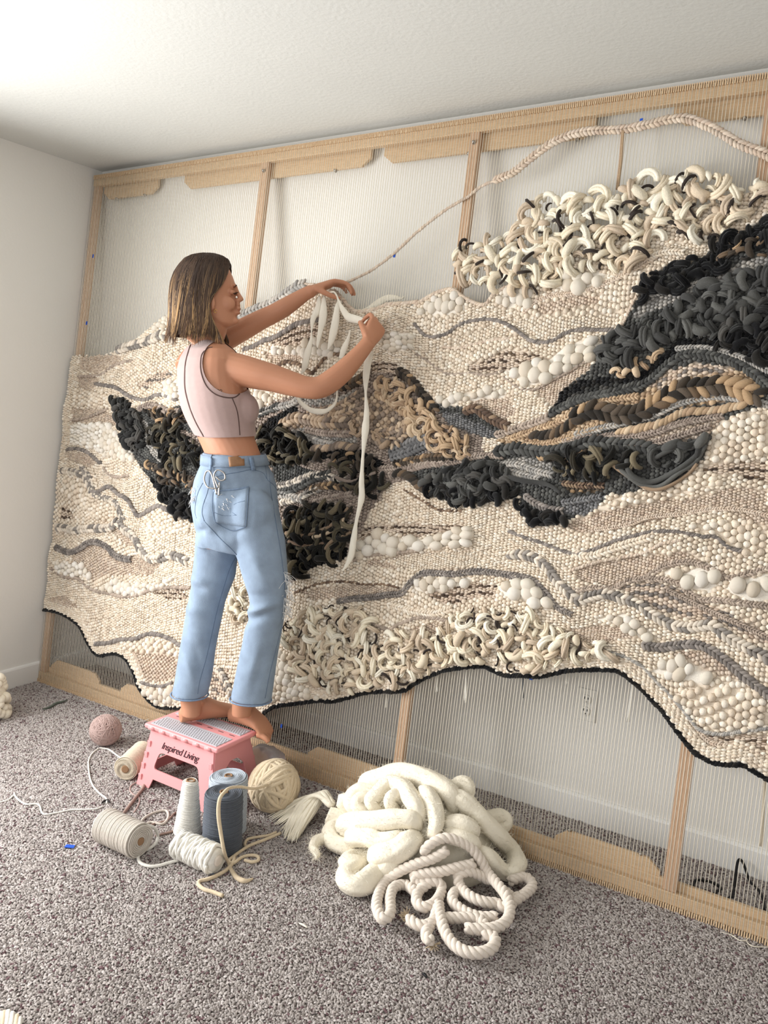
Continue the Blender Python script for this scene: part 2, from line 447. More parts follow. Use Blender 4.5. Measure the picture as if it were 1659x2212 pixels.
# class: palette, row pitch, stitch length, stand-off
CLS = {
 'rice': ('cream', .0115, .0135, .004), 'ricebig': ('cream', .0165, .0185, .007), 'fine': ('beige', .0078, .0102, 0), 'creamfine': ('cream', .0082, .0105, .001),
 'pick': ('beige', .0064, .0135, 0), 'bubble': ('white', .031, .034, .010), 'bubs': ('white', .0225, .0245, .007),
 'dgrey': ('dgrey', .0105, .013, .004), 'lgrey': ('lgrey', .010, .012, .002), 'greytan': ('taupe', .0105, .013, .004), 'tan': ('tan', .0115, .014, .004),
 'tanmix': ('tanmix', .0115, .015, .005), 'black': ('black', .011, .014, .003), 'taupe': ('taupe', .0095, .012, .002), 'slate': ('slate', .009, .011, .002),
 'brown': ('brownmix', .010, .013, .003), 'char': ('char', .0115, .014, .004), 'gpick': ('beige', .0076, .014, .002),
}
CN = list(CLS)
REG = [   # painted in order
 ('fine', 'B', [(350,490),(500,465),(650,470),(690,500),(560,580),(500,620),(350,590)]),
 ('fine', 'B', [(340,650),(480,640),(520,680),(450,760),(340,730)]),
 ('fine', 'B', [(290,890),(560,900),(640,1000),(600,1040),(420,1010),(290,1010)]),
 ('fine', 'B', [(240,1240),(400,1250),(500,1330),(400,1370),(240,1300)]),
 ('creamfine', 'B', [(450,1370),(560,1400),(640,1450),(740,1430),(850,1500),(950,1620),(880,1700),(790,1740),(720,1620),(600,1520),(500,1550)]),
 ('fine', 'B', [(560,1850),(640,1840),(760,1920),(790,2000),(700,1980)]),
 ('fine', 'B', [(290,2060),(420,1980),(520,1990),(640,2080),(760,2110),(700,2200),(480,2212),(300,2150)]),
 ('bubs', 'B', [(280,1030),(560,1000),(620,1060),(740,1200),(780,1300),(640,1300),(500,1250),(400,1190),(270,1180)]),
 ('ricebig', 'B', [(310,740),(520,770),(640,790),(640,900),(560,890),(300,870)]),
 ('bubs', 'B', [(980,680),(1110,670),(1140,830),(1010,800)]),
 ('bubs', 'B', [(880,215),(960,190),(1060,110),(1120,250),(960,260)]),
 ('ricebig', 'B', [(240,1450),(380,1460),(420,1560),(560,1620),(650,1720),(600,1800),(480,1770),(330,1640),(220,1560)]),
 ('ricebig', 'B', [(870,1740),(980,1690),(1180,1780),(1230,1880),(950,1890),(830,1800)]),
 ('ricebig', 'B', [(180,2090),(300,2120),(400,2212),(120,2212)]),
 ('gpick', 'B', [(800,700),(900,640),(1020,580),(1080,620),(960,680),(850,740)]),
 ('pick', 'B', [(200,1670),(260,1670),(320,1770),(180,1790)]),
 ('fine', 'D', [(300,0),(650,0),(760,60),(700,120),(560,120),(420,120),(340,160),(260,60)]),
 ('fine', 'D', [(80,260),(180,250),(260,320),(180,330),(80,310)]),
 ('bubs', 'D', [(370,200),(460,150),(600,190),(760,150),(860,140),(800,190),(620,240),(480,240)]),
 ('bubs', 'D', [(110,40),(200,50),(300,60),(330,130),(240,130),(150,100)]),
 ('pick', 'D', [(700,220),(900,205),(930,260),(830,280)]),
 ('fine', 'D', [(560,560),(850,560),(870,760),(700,790),(620,660)]),
 ('ricebig', 'D', [(500,540),(660,520),(850,560),(880,620),(700,600),(560,590)]),
 ('bubs', 'D', [(620,810),(720,830),(840,810),(860,900),(760,920),(690,870)]),
 ('gpick', 'D', [(1060,720),(1180,700),(1190,860),(1080,900)]),
 ('bubs', 'D', [(1400,620),(1540,600),(1580,840),(1440,860)]),
 ('pick', 'G', [(700,690),(900,600),(1080,575),(1060,640),(960,700),(860,720),(780,720)]),
 ('fine', 'G', [(700,760),(940,760),(960,800),(860,840),(760,850)]),
 ('bubs', 'G', [(700,700),(800,730),(900,740),(940,700),(1020,680),(1080,720),(1160,700),(1200,760),(1080,790),(940,770),(760,760)]),
 ('bubs', 'G', [(1440,680),(1540,640),(1640,650),(1640,730),(1480,760)]),
 ('bubs', 'G', [(620,960),(700,1000),(760,1060),(640,1100)]),
 ('fine', 'A', [(560,340),(800,300),(880,300),(860,330),(700,380),(560,390)]),
 ('creamfine', 'A', [(440,410),(960,380),(950,450),(700,480),(600,520),(500,480)]),
 ('creamfine', 'A', [(150,520),(350,430),(470,490),(330,510),(170,540)]),
 ('pick', 'A', [(240,640),(430,555),(600,590),(640,610),(440,660),(260,670)]),
 ('fine', 'A', [(560,740),(840,600),(820,640),(650,830),(560,760)]),
 ('fine', 'A', [(240,800),(420,770),(480,850),(420,900),(330,850)]),
 ('bubble', 'A', [(410,660),(500,640),(620,610),(700,540),(790,510),(860,525),(840,570),(760,640),(640,700),(500,735),(470,690)]),
 ('bubs', 'A', [(20,380),(100,310),(170,300),(230,330),(230,380),(100,400)]),
 ('bubs', 'A', [(370,320),(460,270),(540,290),(520,350),(400,360)]),
 ('bubble', 'A', [(650,260),(720,190),(900,190),(920,220),(800,270),(690,280)]),
 ('creamfine', 'A', [(1000,150),(1200,50),(1420,80),(1380,110),(1100,180)]),
 ('bubs', 'A', [(80,800),(200,770),(400,740),(420,780),(240,800),(140,830)]),
 ('pick', 'A', [(1330,1140),(1400,1090),(1659,1080),(1659,1190),(1500,1150)]),
 ('ricebig', 'A', [(1440,890),(1659,850),(1659,1060),(1400,1090),(1390,1000)]),
 ('fine', 'A', [(700,1380),(1050,1290),(1300,1260),(1500,1200),(1659,1230),(1659,1330),(1400,1300),(1000,1400)]),
 ('ricebig', 'A', [(850,1310),(1000,1240),(1200,1200),(1330,1140),(1480,1180),(1100,1280)]),
 ('pick', 'C', [(900,1300),(1000,1240),(1250,1230),(1659,1240),(1659,1290),(1400,1310),(1290,1350),(1200,1300),(1100,1290),(920,1350)]),
 ('bubble', 'C', [(900,1370),(1080,1300),(1240,1340),(1420,1340),(1560,1280),(1720,1260),(1720,1370),(1500,1400),(1200,1430),(1050,1440),(930,1480),(870,1450)]),
 ('fine', 'C', [(950,1500),(1280,1440),(1500,1430),(1659,1450),(1659,1560),(1400,1590),(1200,1560),(1000,1540)]),
 ('bubs', 'E', [(840,310),(900,265),(1000,260),(1100,270),(1180,250),(1170,290),(1000,340),(880,340)]),
 ('pick', 'E', [(900,350),(1000,340),(1200,280),(1320,310),(1320,380),(1200,370),(1080,420),(960,400)]),
 ('bubble', 'E', [(1330,320),(1400,280),(1480,280),(1600,330),(1659,440),(1620,450),(1500,390),(1400,390)]),
 ('fine', 'E', [(830,560),(960,510),(1040,530),(960,590),(850,600)]),
 ('fine', 'E', [(170,340),(480,300),(800,330),(720,380),(420,390),(250,390)]),
 ('creamfine', 'E', [(900,120),(1200,90),(1240,180),(1000,220),(860,230),(640,160)]),
 ('bubs', 'E', [(0,860),(120,860),(300,960),(0,980)]),
 ('bubble', 'F', [(970,560),(1050,530),(1120,560),(1210,510),(1340,560),(1350,620),(1290,690),(1200,660),(1080,600)]),
 ('bubble', 'F', [(1400,640),(1520,590),(1659,560),(1800,560),(1800,740),(1659,740),(1540,730),(1420,690)]),
 ('fine', 'F', [(330,260),(600,160),(1000,80),(1300,100),(1000,190),(700,280),(500,300)]),
 ('fine', 'F', [(1300,120),(1500,60),(1659,80),(1659,260),(1480,210)]),
 ('gpick', 'F', [(700,650),(900,610),(1050,640),(1659,940),(1659,1010),(1300,870),(1100,850),(900,790),(800,700)]),
 ('fine', 'F', [(430,520),(700,460),(900,440),(1150,420),(1250,500),(1000,520),(850,590),(650,640),(420,600)]),
 ('fine', 'F', [(330,930),(560,890),(760,910),(780,970),(560,1010),(340,990)]),
 ('fine', 'F', [(1020,1070),(1250,1050),(1420,1150),(1500,1250),(1300,1200),(1150,1120)]),
 ('bubs', 'F', [(900,1180),(1060,1100),(1300,1200),(1280,1260),(1150,1250)]),
 ('bubs', 'F', [(540,850),(740,820),(900,920),(940,990),(820,960),(700,880)]),
 ('ricebig', 'F', [(1050,1330),(1250,1290),(1600,1320),(1659,1400),(1659,1530),(1500,1560),(1300,1560),(1150,1450)]),
 ('ricebig', 'F', [(1150,260),(1400,220),(1659,300),(1659,430),(1480,420),(1340,320)]),
 ('pick', 'F', [(1150,1500),(1300,1590),(1659,1600),(1659,1720),(1480,1620),(1300,1680),(1200,1600)]),
 # dark passages
 ('dgrey', 'B', [(610,830),(660,800),(720,830),(790,920),(860,900),(930,840),(1000,870),(1060,900),(1140,870),(1300,900),(1500,1000),(1500,1600),(1260,1700),(1220,1780),(1130,1760),(1070,1640),(990,1620),(960,1530),(890,1440),(850,1380),(760,1250),(680,1130),(670,1000),(640,900)]),
 ('lgrey', 'B', [(820,970),(870,990),(1000,1340),(930,1290),(850,1170)]),
 ('brown', 'B', [(830,880),(930,840),(1060,900),(1180,930),(1200,1000),(1000,1000),(900,930)]),
 ('taupe', 'B', [(1120,1050),(1290,1100),(1310,1200),(1180,1140)]),
 ('greytan', 'C', [(160,440),(330,340),(480,310),(800,230),(950,180),(1020,70),(1160,80),(1280,150),(1400,300),(1480,380),(1659,400),(1800,440),(1800,800),(1659,840),(1540,870),(1400,950),(1330,960),(1250,920),(1100,960),(1060,1060),(980,1150),(960,1260),(860,1350),(820,1480),(740,1500),(560,1540),(450,1660),(300,1700),(0,1300),(100,700)]),
 ('lgrey', 'C', [(170,470),(330,380),(520,330),(740,330),(880,260),(900,320),(700,390),(480,390),(300,430)]),
 ('black', 'C', [(180,560),(270,480),(420,390),(500,400),(420,470),(330,540),(480,590),(560,640),(700,690),(900,700),(1050,760),(1120,820),(960,840),(700,760),(560,780),(440,810),(300,800),(200,700)]),
 ('tanmix', 'C', [(360,520),(440,440),(600,440),(800,400),(940,300),(1060,300),(1300,430),(1320,560),(1100,600),(980,560),(700,560),(500,540)]),
 ('lgrey', 'C', [(420,560),(520,540),(900,570),(900,650),(760,690),(560,640)]),
 ('slate', 'C', [(1130,730),(1280,600),(1420,620),(1440,700),(1250,770),(1150,790)]),
 ('slate', 'C', [(1480,400),(1659,500),(1659,560),(1560,520)]),
 ('pick', 'C', [(980,80),(1160,80),(1280,150),(1360,260),(1280,250),(1150,160),(1000,150)]),
 ('dgrey', 'C', [(280,800),(500,820),(760,900),(560,940),(330,980)]),
 ('taupe', 'C', [(540,940),(800,920),(900,960),(860,1030),(600,1120),(380,1180),(360,1110)]),
 ('black', 'C', [(380,1180),(560,1100),(720,1090),(860,1120),(800,1280),(830,1480),(600,1540),(450,1640),(400,1500)]),
 ('dgrey', 'A', [(620,880),(650,820),(700,740),(780,690),(860,600),(870,520),(950,470),(990,400),(1060,300),(1100,240),(1130,190),(1210,160),(1300,150),(1380,100),(1400,60),(1480,30),(1540,0),(1659,-60),(1900,-150),(1900,740),(1659,820),(1560,850),(1440,890),(1390,960),(1380,1000),(1340,1090),(1280,1140),(1180,1200),(1100,1200),(1000,1240),(920,1240),(850,1300),(800,1340),(700,1360),(650,1385),(540,1385),(520,1340),(480,1300),(490,1250),(380,1270),(270,1285),(180,1285),(100,1245),(50,1225),(0,1190),(-60,1150),(20,1080),(160,1080),(380,1030),(420,950)]),
 ('lgrey', 'A', [(1060,330),(1340,250),(1440,180),(1659,110),(1800,60),(1800,130),(1659,180),(1400,260),(1200,340),(1000,420),(960,480)]),
 ('black', 'A', [(620,880),(700,740),(790,700),(1000,690),(1060,660),(1150,600),(1250,500),(1350,490),(1659,400),(1850,340),(1850,600),(1659,660),(1500,560),(1300,540),(1220,600),(1080,700),(880,750),(700,830)]),
 ('char', 'A', [(660,830),(780,750),(950,710),(1020,730),(800,790)]),
 ('tan', 'A', [(380,990),(420,960),(620,890),(800,800),(1060,760),(1140,690),(1320,620),(1440,630),(1600,680),(1640,780),(1500,790),(1200,840),(1000,900),(700,1000),(500,1030)]),
 ('gpick', 'A', [(1080,720),(1200,650),(1320,620),(1440,630),(1500,660),(1300,690),(1150,760)]),
 ('fine', 'A', [(700,1000),(1000,960),(1300,880),(1440,880),(1390,950),(1200,1010),(1100,1020),(900,980)]),
 ('lgrey', 'A', [(380,1080),(500,1060),(640,1090),(660,1150),(560,1180),(430,1150)]),
 ('brown', 'A', [(680,1180),(900,1180),(880,1230),(720,1230)]),
 ('slate', 'A', [(680,1270),(900,1240),(850,1310),(800,1340),(700,1330)]),
 ('dgrey', 'A', [(100,820),(240,830),(350,860),(430,930),(380,980),(250,940),(100,850)]),
 ('slate', 'A', [(110,850),(200,860),(380,950),(340,980),(200,930)]),
]
# braided lines: palette, style, width in photo pixels, frame, points
BRD = [
 ('gcream','chev',17,'B',[(650,430),(740,400),(850,370),(960,330),(1020,310),(1100,350)]),
 ('greyb','rope',7,'B',[(350,640),(440,640),(530,625),(600,570),(680,530),(760,515)]),
 ('grey','rope',9,'B',[(490,700),(560,715),(640,730),(720,780),(790,815),(870,825),(950,785),(1040,795),(1120,830)]),
 ('greyb','rope',7,'B',[(290,990),(400,970),(500,930),(570,900)]),
 ('grey','rope',9,'B',[(250,1220),(330,1215),(410,1240),(470,1290),(520,1330)]),
 ('greyb','rope',7,'B',[(550,1370),(590,1420),(650,1440),(740,1425)]),
 ('gcream','chev',12,'B',[(210,1390),(290,1395),(370,1430),(420,1500),(440,1560)]),
 ('grey','rope',10,'B',[(440,1560),(500,1560),(540,1530),(590,1520),(640,1570),(720,1620),(760,1690),(800,1750),(870,1710),(960,1670),(1040,1700),(1120,1745)]),
 ('gcream','chev',11,'B',[(360,1360),(420,1440),(450,1540),(470,1580),(560,1610),(640,1660),(660,1720),(690,1780)]),
 ('gcream','chev',15,'B',[(165,1840),(250,1850),(300,1870),(380,1855),(480,1850),(590,1840),(640,1800),(700,1860),(760,1900),(800,1960),(840,2030),(900,2090),(980,2090),(1050,2060),(1130,2080),(1200,2110)]),
 ('grey','chev',11,'B',[(150,2000),(220,2030),(280,2040),(350,2010),(430,1960),(510,1970),(580,2010),(630,2060),(700,2090),(745,2095)]),
 ('greyb','rope',8,'D',[(90,80),(180,130),(260,140),(310,190),(370,220),(440,235),(530,255),(620,245),(700,215),(790,200),(860,195),(940,200)]),
 ('grey','rope',10,'D',[(370,545),(440,540),(520,520),(600,515),(680,485),(760,490),(830,515),(890,555)]),
 ('grey','rope',8,'D',[(660,780),(720,800),(790,805),(840,785)]),
 ('gcream','chev',14,'D',[(1080,690),(1130,720),(1180,790),(1200,850)]),
 ('lgrey','chev',17,'G',[(520,560),(560,530),(640,490),(740,450),(830,400),(920,345),(960,335)]),
 ('grey','rope',11,'G',[(580,740),(640,720),(700,690),(780,670),(850,630),(910,590),(980,570),(1050,560)]),
 ('brown','rope',9,'G',[(780,850),(830,820),(880,825),(930,840),(1000,890),(1040,850),(1090,790),(1150,770),(1200,780)]),
 ('beige','rope',9,'G',[(960,335),(1040,345),(1130,380),(1200,430),(1230,470),(1290,505),(1400,490),(1480,460),(1560,455),(1659,445)]),
 ('grey','rope',9,'A',[(0,440),(40,490),(90,500),(150,480),(200,440),(270,420),(350,415),(430,440),(490,480),(540,515),(600,525),(650,515),(700,485),(770,465),(850,465),(960,465)]),
 ('beige','rope',7,'A',[(130,545),(200,550),(280,530),(370,510),(450,505)]),
 ('greyb','rope',6,'A',[(0,580),(50,610),(110,655),(170,675),(260,670),(330,680),(410,660)]),
 ('greyb','rope',6,'A',[(410,690),(490,740),(560,745),(650,700),(740,650),(830,590)]),
 ('beige','rope',9,'A',[(0,345),(90,295),(170,275),(230,315),(320,350),(370,300),(430,265),(500,255)]),
 ('beige','chev',10,'A',[(510,380),(560,330),(640,300),(700,300),(790,290),(870,260),(960,220),(1050,170),(1130,120)]),
 ('cream','chev',12,'A',[(900,225),(980,180),(1080,130),(1180,100),(1260,100)]),
 ('beige','rope',8,'A',[(950,470),(980,420),(1010,360),(1040,310)]),
 ('dgrey','chev',16,'A',[(640,860),(760,800),(900,770),(1030,740),(1120,690),(1200,620),(1290,580),(1400,590),(1500,620),(1600,680),(1659,740),(1760,800)]),
 ('lgrey','chev',12,'A',[(1230,555),(1350,552),(1450,570),(1560,610),(1659,660),(1760,700)]),
 ('dgrey','chev',15,'A',[(700,830),(800,790),(940,760),(1040,725)]),
 ('brownmix','chev',34,'A',[(760,880),(820,850),(880,850),(960,870),(1050,860),(1140,810),(1240,745),(1350,735),(1450,725),(1530,745),(1620,780)]),
 ('brownmix','rope',20,'A',[(560,960),(620,962),(680,945),(740,905)]),
 ('lgrey','chev',13,'A',[(760,960),(880,930),(1000,900),(1120,870),(1250,810),(1400,780),(1520,790),(1659,820)]),
 ('taupe','chev',12,'A',[(700,990),(820,975),(960,975),(1100,960),(1240,910),(1380,880),(1440,870)]),
 ('tan','rope',19,'A',[(960,945),(1060,930),(1160,905),(1260,855),(1380,845),(1480,830),(1540,820)]),
 ('dgrey','chev',22,'A',[(380,1040),(480,1025),(600,1040),(740,1025),(820,995),(940,1005),(1060,1015),(1140,1040)]),
 ('brownmix','chev',16,'A',[(580,1060),(700,1070),(800,1050),(640,1110)][:3]),
 ('greyb','chev',14,'A',[(380,960),(480,930),(580,900),(620,880)]),
 ('brown','chev',17,'A',[(240,850),(290,840),(330,870),(380,900),(430,920)]),
 ('taupe','chev',12,'A',[(60,1100),(180,1090),(300,1060),(400,1060)]),
 ('grey','chev',14,'A',[(520,1250),(560,1280),(620,1310),(690,1320)]),
 ('tanmix','chev',20,'C',[(370,530),(440,480),(520,480),(620,500),(720,510),(840,510)]),
 ('tanmix','chev',15,'C',[(560,440),(700,420),(800,380),(880,320),(940,290)]),
 ('lgrey','chev',13,'C',[(180,450),(300,400),(440,370),(500,330)]),
 ('brownmix','chev',18,'C',[(780,250),(860,230),(940,190),(960,170)]),
 ('brownmix','chev',18,'C',[(1210,140),(1270,180),(1330,240),(1380,310),(1440,380),(1470,430)]),
 ('tanmix','chev',18,'C',[(1030,630),(1120,650),(1200,620),(1260,570)]),
 ('tanmix','rope',18,'C',[(600,690),(700,690),(790,670),(880,690)]),
 ('gcream','chev',13,'C',[(330,960),(430,940),(540,900),(620,880),(720,900),(800,920)]),
 ('gcream','chev',13,'C',[(360,1080),(480,1050),(560,1010),(640,980)]),
 ('brownmix','chev',15,'C',[(1180,800),(1300,780),(1440,760),(1560,760),(1659,740)]),
 ('taupe','chev',13,'C',[(1080,880),(1200,880),(1300,840),(1420,810),(1560,800)]),
 ('brownmix','rope',22,'C',[(1200,870),(1260,880),(1320,920),(1380,970),(1430,1010)]),
 ('brown','rope',7,'C',[(1250,990),(1330,1040),(1400,1080),(1480,1130),(1600,1140),(1659,1140)]),
 ('grey','chev',12,'E',[(400,400),(480,385),(600,375),(700,360),(780,350),(830,290),(890,240),(980,235),(1080,240),(1200,225),(1320,235),(1450,255),(1530,275),(1600,340),(1640,390)]),
 ('brown','rope',6,'E',[(150,350),(230,320),(330,290),(450,285),(560,300),(680,300),(760,320)]),
 ('greyb','rope',8,'E',[(500,160),(560,140),(680,125),(780,115),(900,100)]),
 ('greyb','rope',9,'E',[(590,510),(640,540),(700,560),(760,530),(860,495),(960,495),(1040,510)]),
 ('grey','rope',9,'F',[(0,290),(100,330),(200,360),(300,400),(400,430),(460,430),(560,400),(680,350),(800,320),(900,295),(1050,290),(1170,310),(1250,325),(1330,330),(1400,390),(1480,415)]),
 ('gcream','chev',19,'F',[(0,440),(100,440),(200,480),(270,550),(320,620),(400,690),(450,735),(520,710),(620,690),(720,720),(820,750),(900,810),(1000,870),(1100,905),(1220,900),(1300,890),(1400,960),(1480,1010),(1580,1060),(1659,1100),(1760,1150)]),
 ('grey','chev',11,'F',[(0,575),(100,590),(180,630),(250,690),(310,770),(400,820)]),
 ('greyb','chev',11,'F',[(430,670),(560,650),(660,660),(760,610),(870,590),(980,520),(1090,490),(1190,490),(1270,520),(1350,560),(1400,590),(1500,570),(1659,530),(1760,510)]),
 ('greyb','chev',12,'F',[(900,600),(1000,600),(1100,630),(1160,690),(1240,730),(1350,730),(1500,750),(1659,770),(1760,790)]),
 ('grey','chev',17,'F',[(870,1015),(950,1035),(1050,1025),(1150,1015),(1260,1030),(1340,1080),(1420,1140),(1500,1210),(1580,1270),(1659,1330),(1760,1400)]),
 ('lgrey','rope',9,'F',[(640,1060),(740,1090),(850,1150),(950,1260),(1050,1360),(1150,1480),(1220,1560),(1350,1590),(1500,1570),(1659,1550),(1760,1540)]),
 ('beige','chev',9,'F',[(560,280),(760,250),(900,200),(1100,180),(1300,150),(1480,150),(1659,190)]),
 ('beige','rope',8,'F',[(400,540),(560,490),(700,460),(860,430),(980,370),(1100,350)]),
 ('brownmix','chev',14,'C',[(560,1000),(640,970),(740,960),(860,980)]),
 ('dgrey','chev',15,'C',[(330,1010),(420,990),(500,960),(600,910),(700,880)]),
 ('lgrey','chev',14,'C',[(340,1020),(440,1040),(500,1060)]),
 ('taupe','chev',12,'C',[(560,1090),(660,1060),(760,1040),(860,1020)]),
 ('brownmix','chev',15,'C',[(400,1190),(500,1150),(600,1110)]),
 ('tanmix','chev',15,'C',[(700,470),(800,450),(900,400),(960,380)]),
 ('tan','chev',15,'C',[(1040,300),(1120,340),(1200,400),(1260,440)]),
 ('tanmix','chev',14,'C',[(1000,560),(1080,580),(1180,560),(1260,520)]),
 ('taupe','chev',13,'C',[(540,560),(640,580),(740,590),(860,590)]),
 ('lgrey','chev',14,'C',[(480,590),(560,620),(640,650),(740,670)]),
 ('dgrey','chev',14,'C',[(200,450),(260,420),(330,390)]),
 ('slate','chev',16,'C',[(1150,720),(1230,680),(1310,640),(1400,620)]),
 ('slate','chev',16,'C',[(1160,760),(1250,730),(1340,690),(1430,660)]),
 ('taupe','chev',12,'C',[(1080,840),(1200,830),(1330,810),(1460,790)]),
 ('tan','chev',13,'A',[(440,980),(560,940),(680,900),(800,830),(900,800),(1040,780)]),
 ('tan','chev',12,'A',[(500,1010),(640,1000),(760,960),(860,920)]),
 ('lgrey','chev',12,'A',[(1110,300),(1240,270),(1340,240),(1440,180)]),
 ('dgrey','chev',18,'A',[(1350,480),(1450,450),(1560,410),(1659,380)]),
 ('lgrey','chev',13,'A',[(400,1100),(480,1100),(560,1130),(640,1150)]),
 ('lgrey','chev',13,'A',[(420,1130),(500,1150),(580,1170)]),
 ('brown','chev',12,'A',[(700,1190),(780,1200),(880,1200)]),
 ('slate','chev',12,'A',[(700,1280),(780,1270),(870,1255)]),
 ('taupe','chev',12,'A',[(880,970),(1000,950),(1150,930),(1300,890)]),
 ('taupe','chev',12,'A',[(1000,1000),(1120,1000),(1260,960),(1380,920)]),
 ('taupe','chev',12,'B',[(830,900),(900,870),(980,890),(1060,920),(1140,920)]),
 ('brownmix','chev',14,'B',[(880,1350),(960,1370),(1080,1410),(1200,1450),(1280,1470)]),
 ('greyb','chev',10,'F',[(1000,660),(1120,720),(1240,780),(1400,850),(1560,920),(1659,970)]),
 ('cream','chev',14,'F',[(420,430),(520,450),(640,410),(760,370),(900,330)]),
 ('cream','chev',12,'E',[(700,420),(820,450),(960,470),(1060,440)]),
]
BOTTOM = [(104,1317),(132,1321),(160,1336),(181,1354),(195,1385),(209,1410),(223,1414),(248,1410),(269,1418),(290,1445),(311,1490),(342,1523),(388,1527),(440,1535),(500,1545),(550,1549),(569,1543),(583,1531),(602,1522),(636,1518),(692,1511),(718,1513),(759,1503),(789,1494),(838,1490),(871,1490),(898,1473),(939,1453),(972,1443),(1010,1438),(1043,1436),(1062,1443),(1092,1455),(1133,1455),(1164,1458),(1191,1453),(1235,1444),(1302,1443),(1336,1446),(1370,1470),(1403,1503),(1437,1539),(1471,1582),(1504,1620),(1535,1638),(1572,1645),(1599,1643),(1626,1658),(1659,1677),(1720,1710)]
TOP = [(176,770),(216,766),(243,763),(259,748),(291,732),(305,719),(324,706),(332,697),(351,689),(365,672),(420,660),(480,672),(522,676),(550,661),(584,645),(615,632),(639,618),(660,612),(718,622),(749,658),(780,670),(820,664),(866,655),(900,656),(941,634),(978,625),(1005,642),(1046,658),(1069,636),(1097,622),(1140,600),(1200,560),(1260,520),(1330,490),(1400,470),(1480,450),(1560,430),(1659,400),(1760,370)]
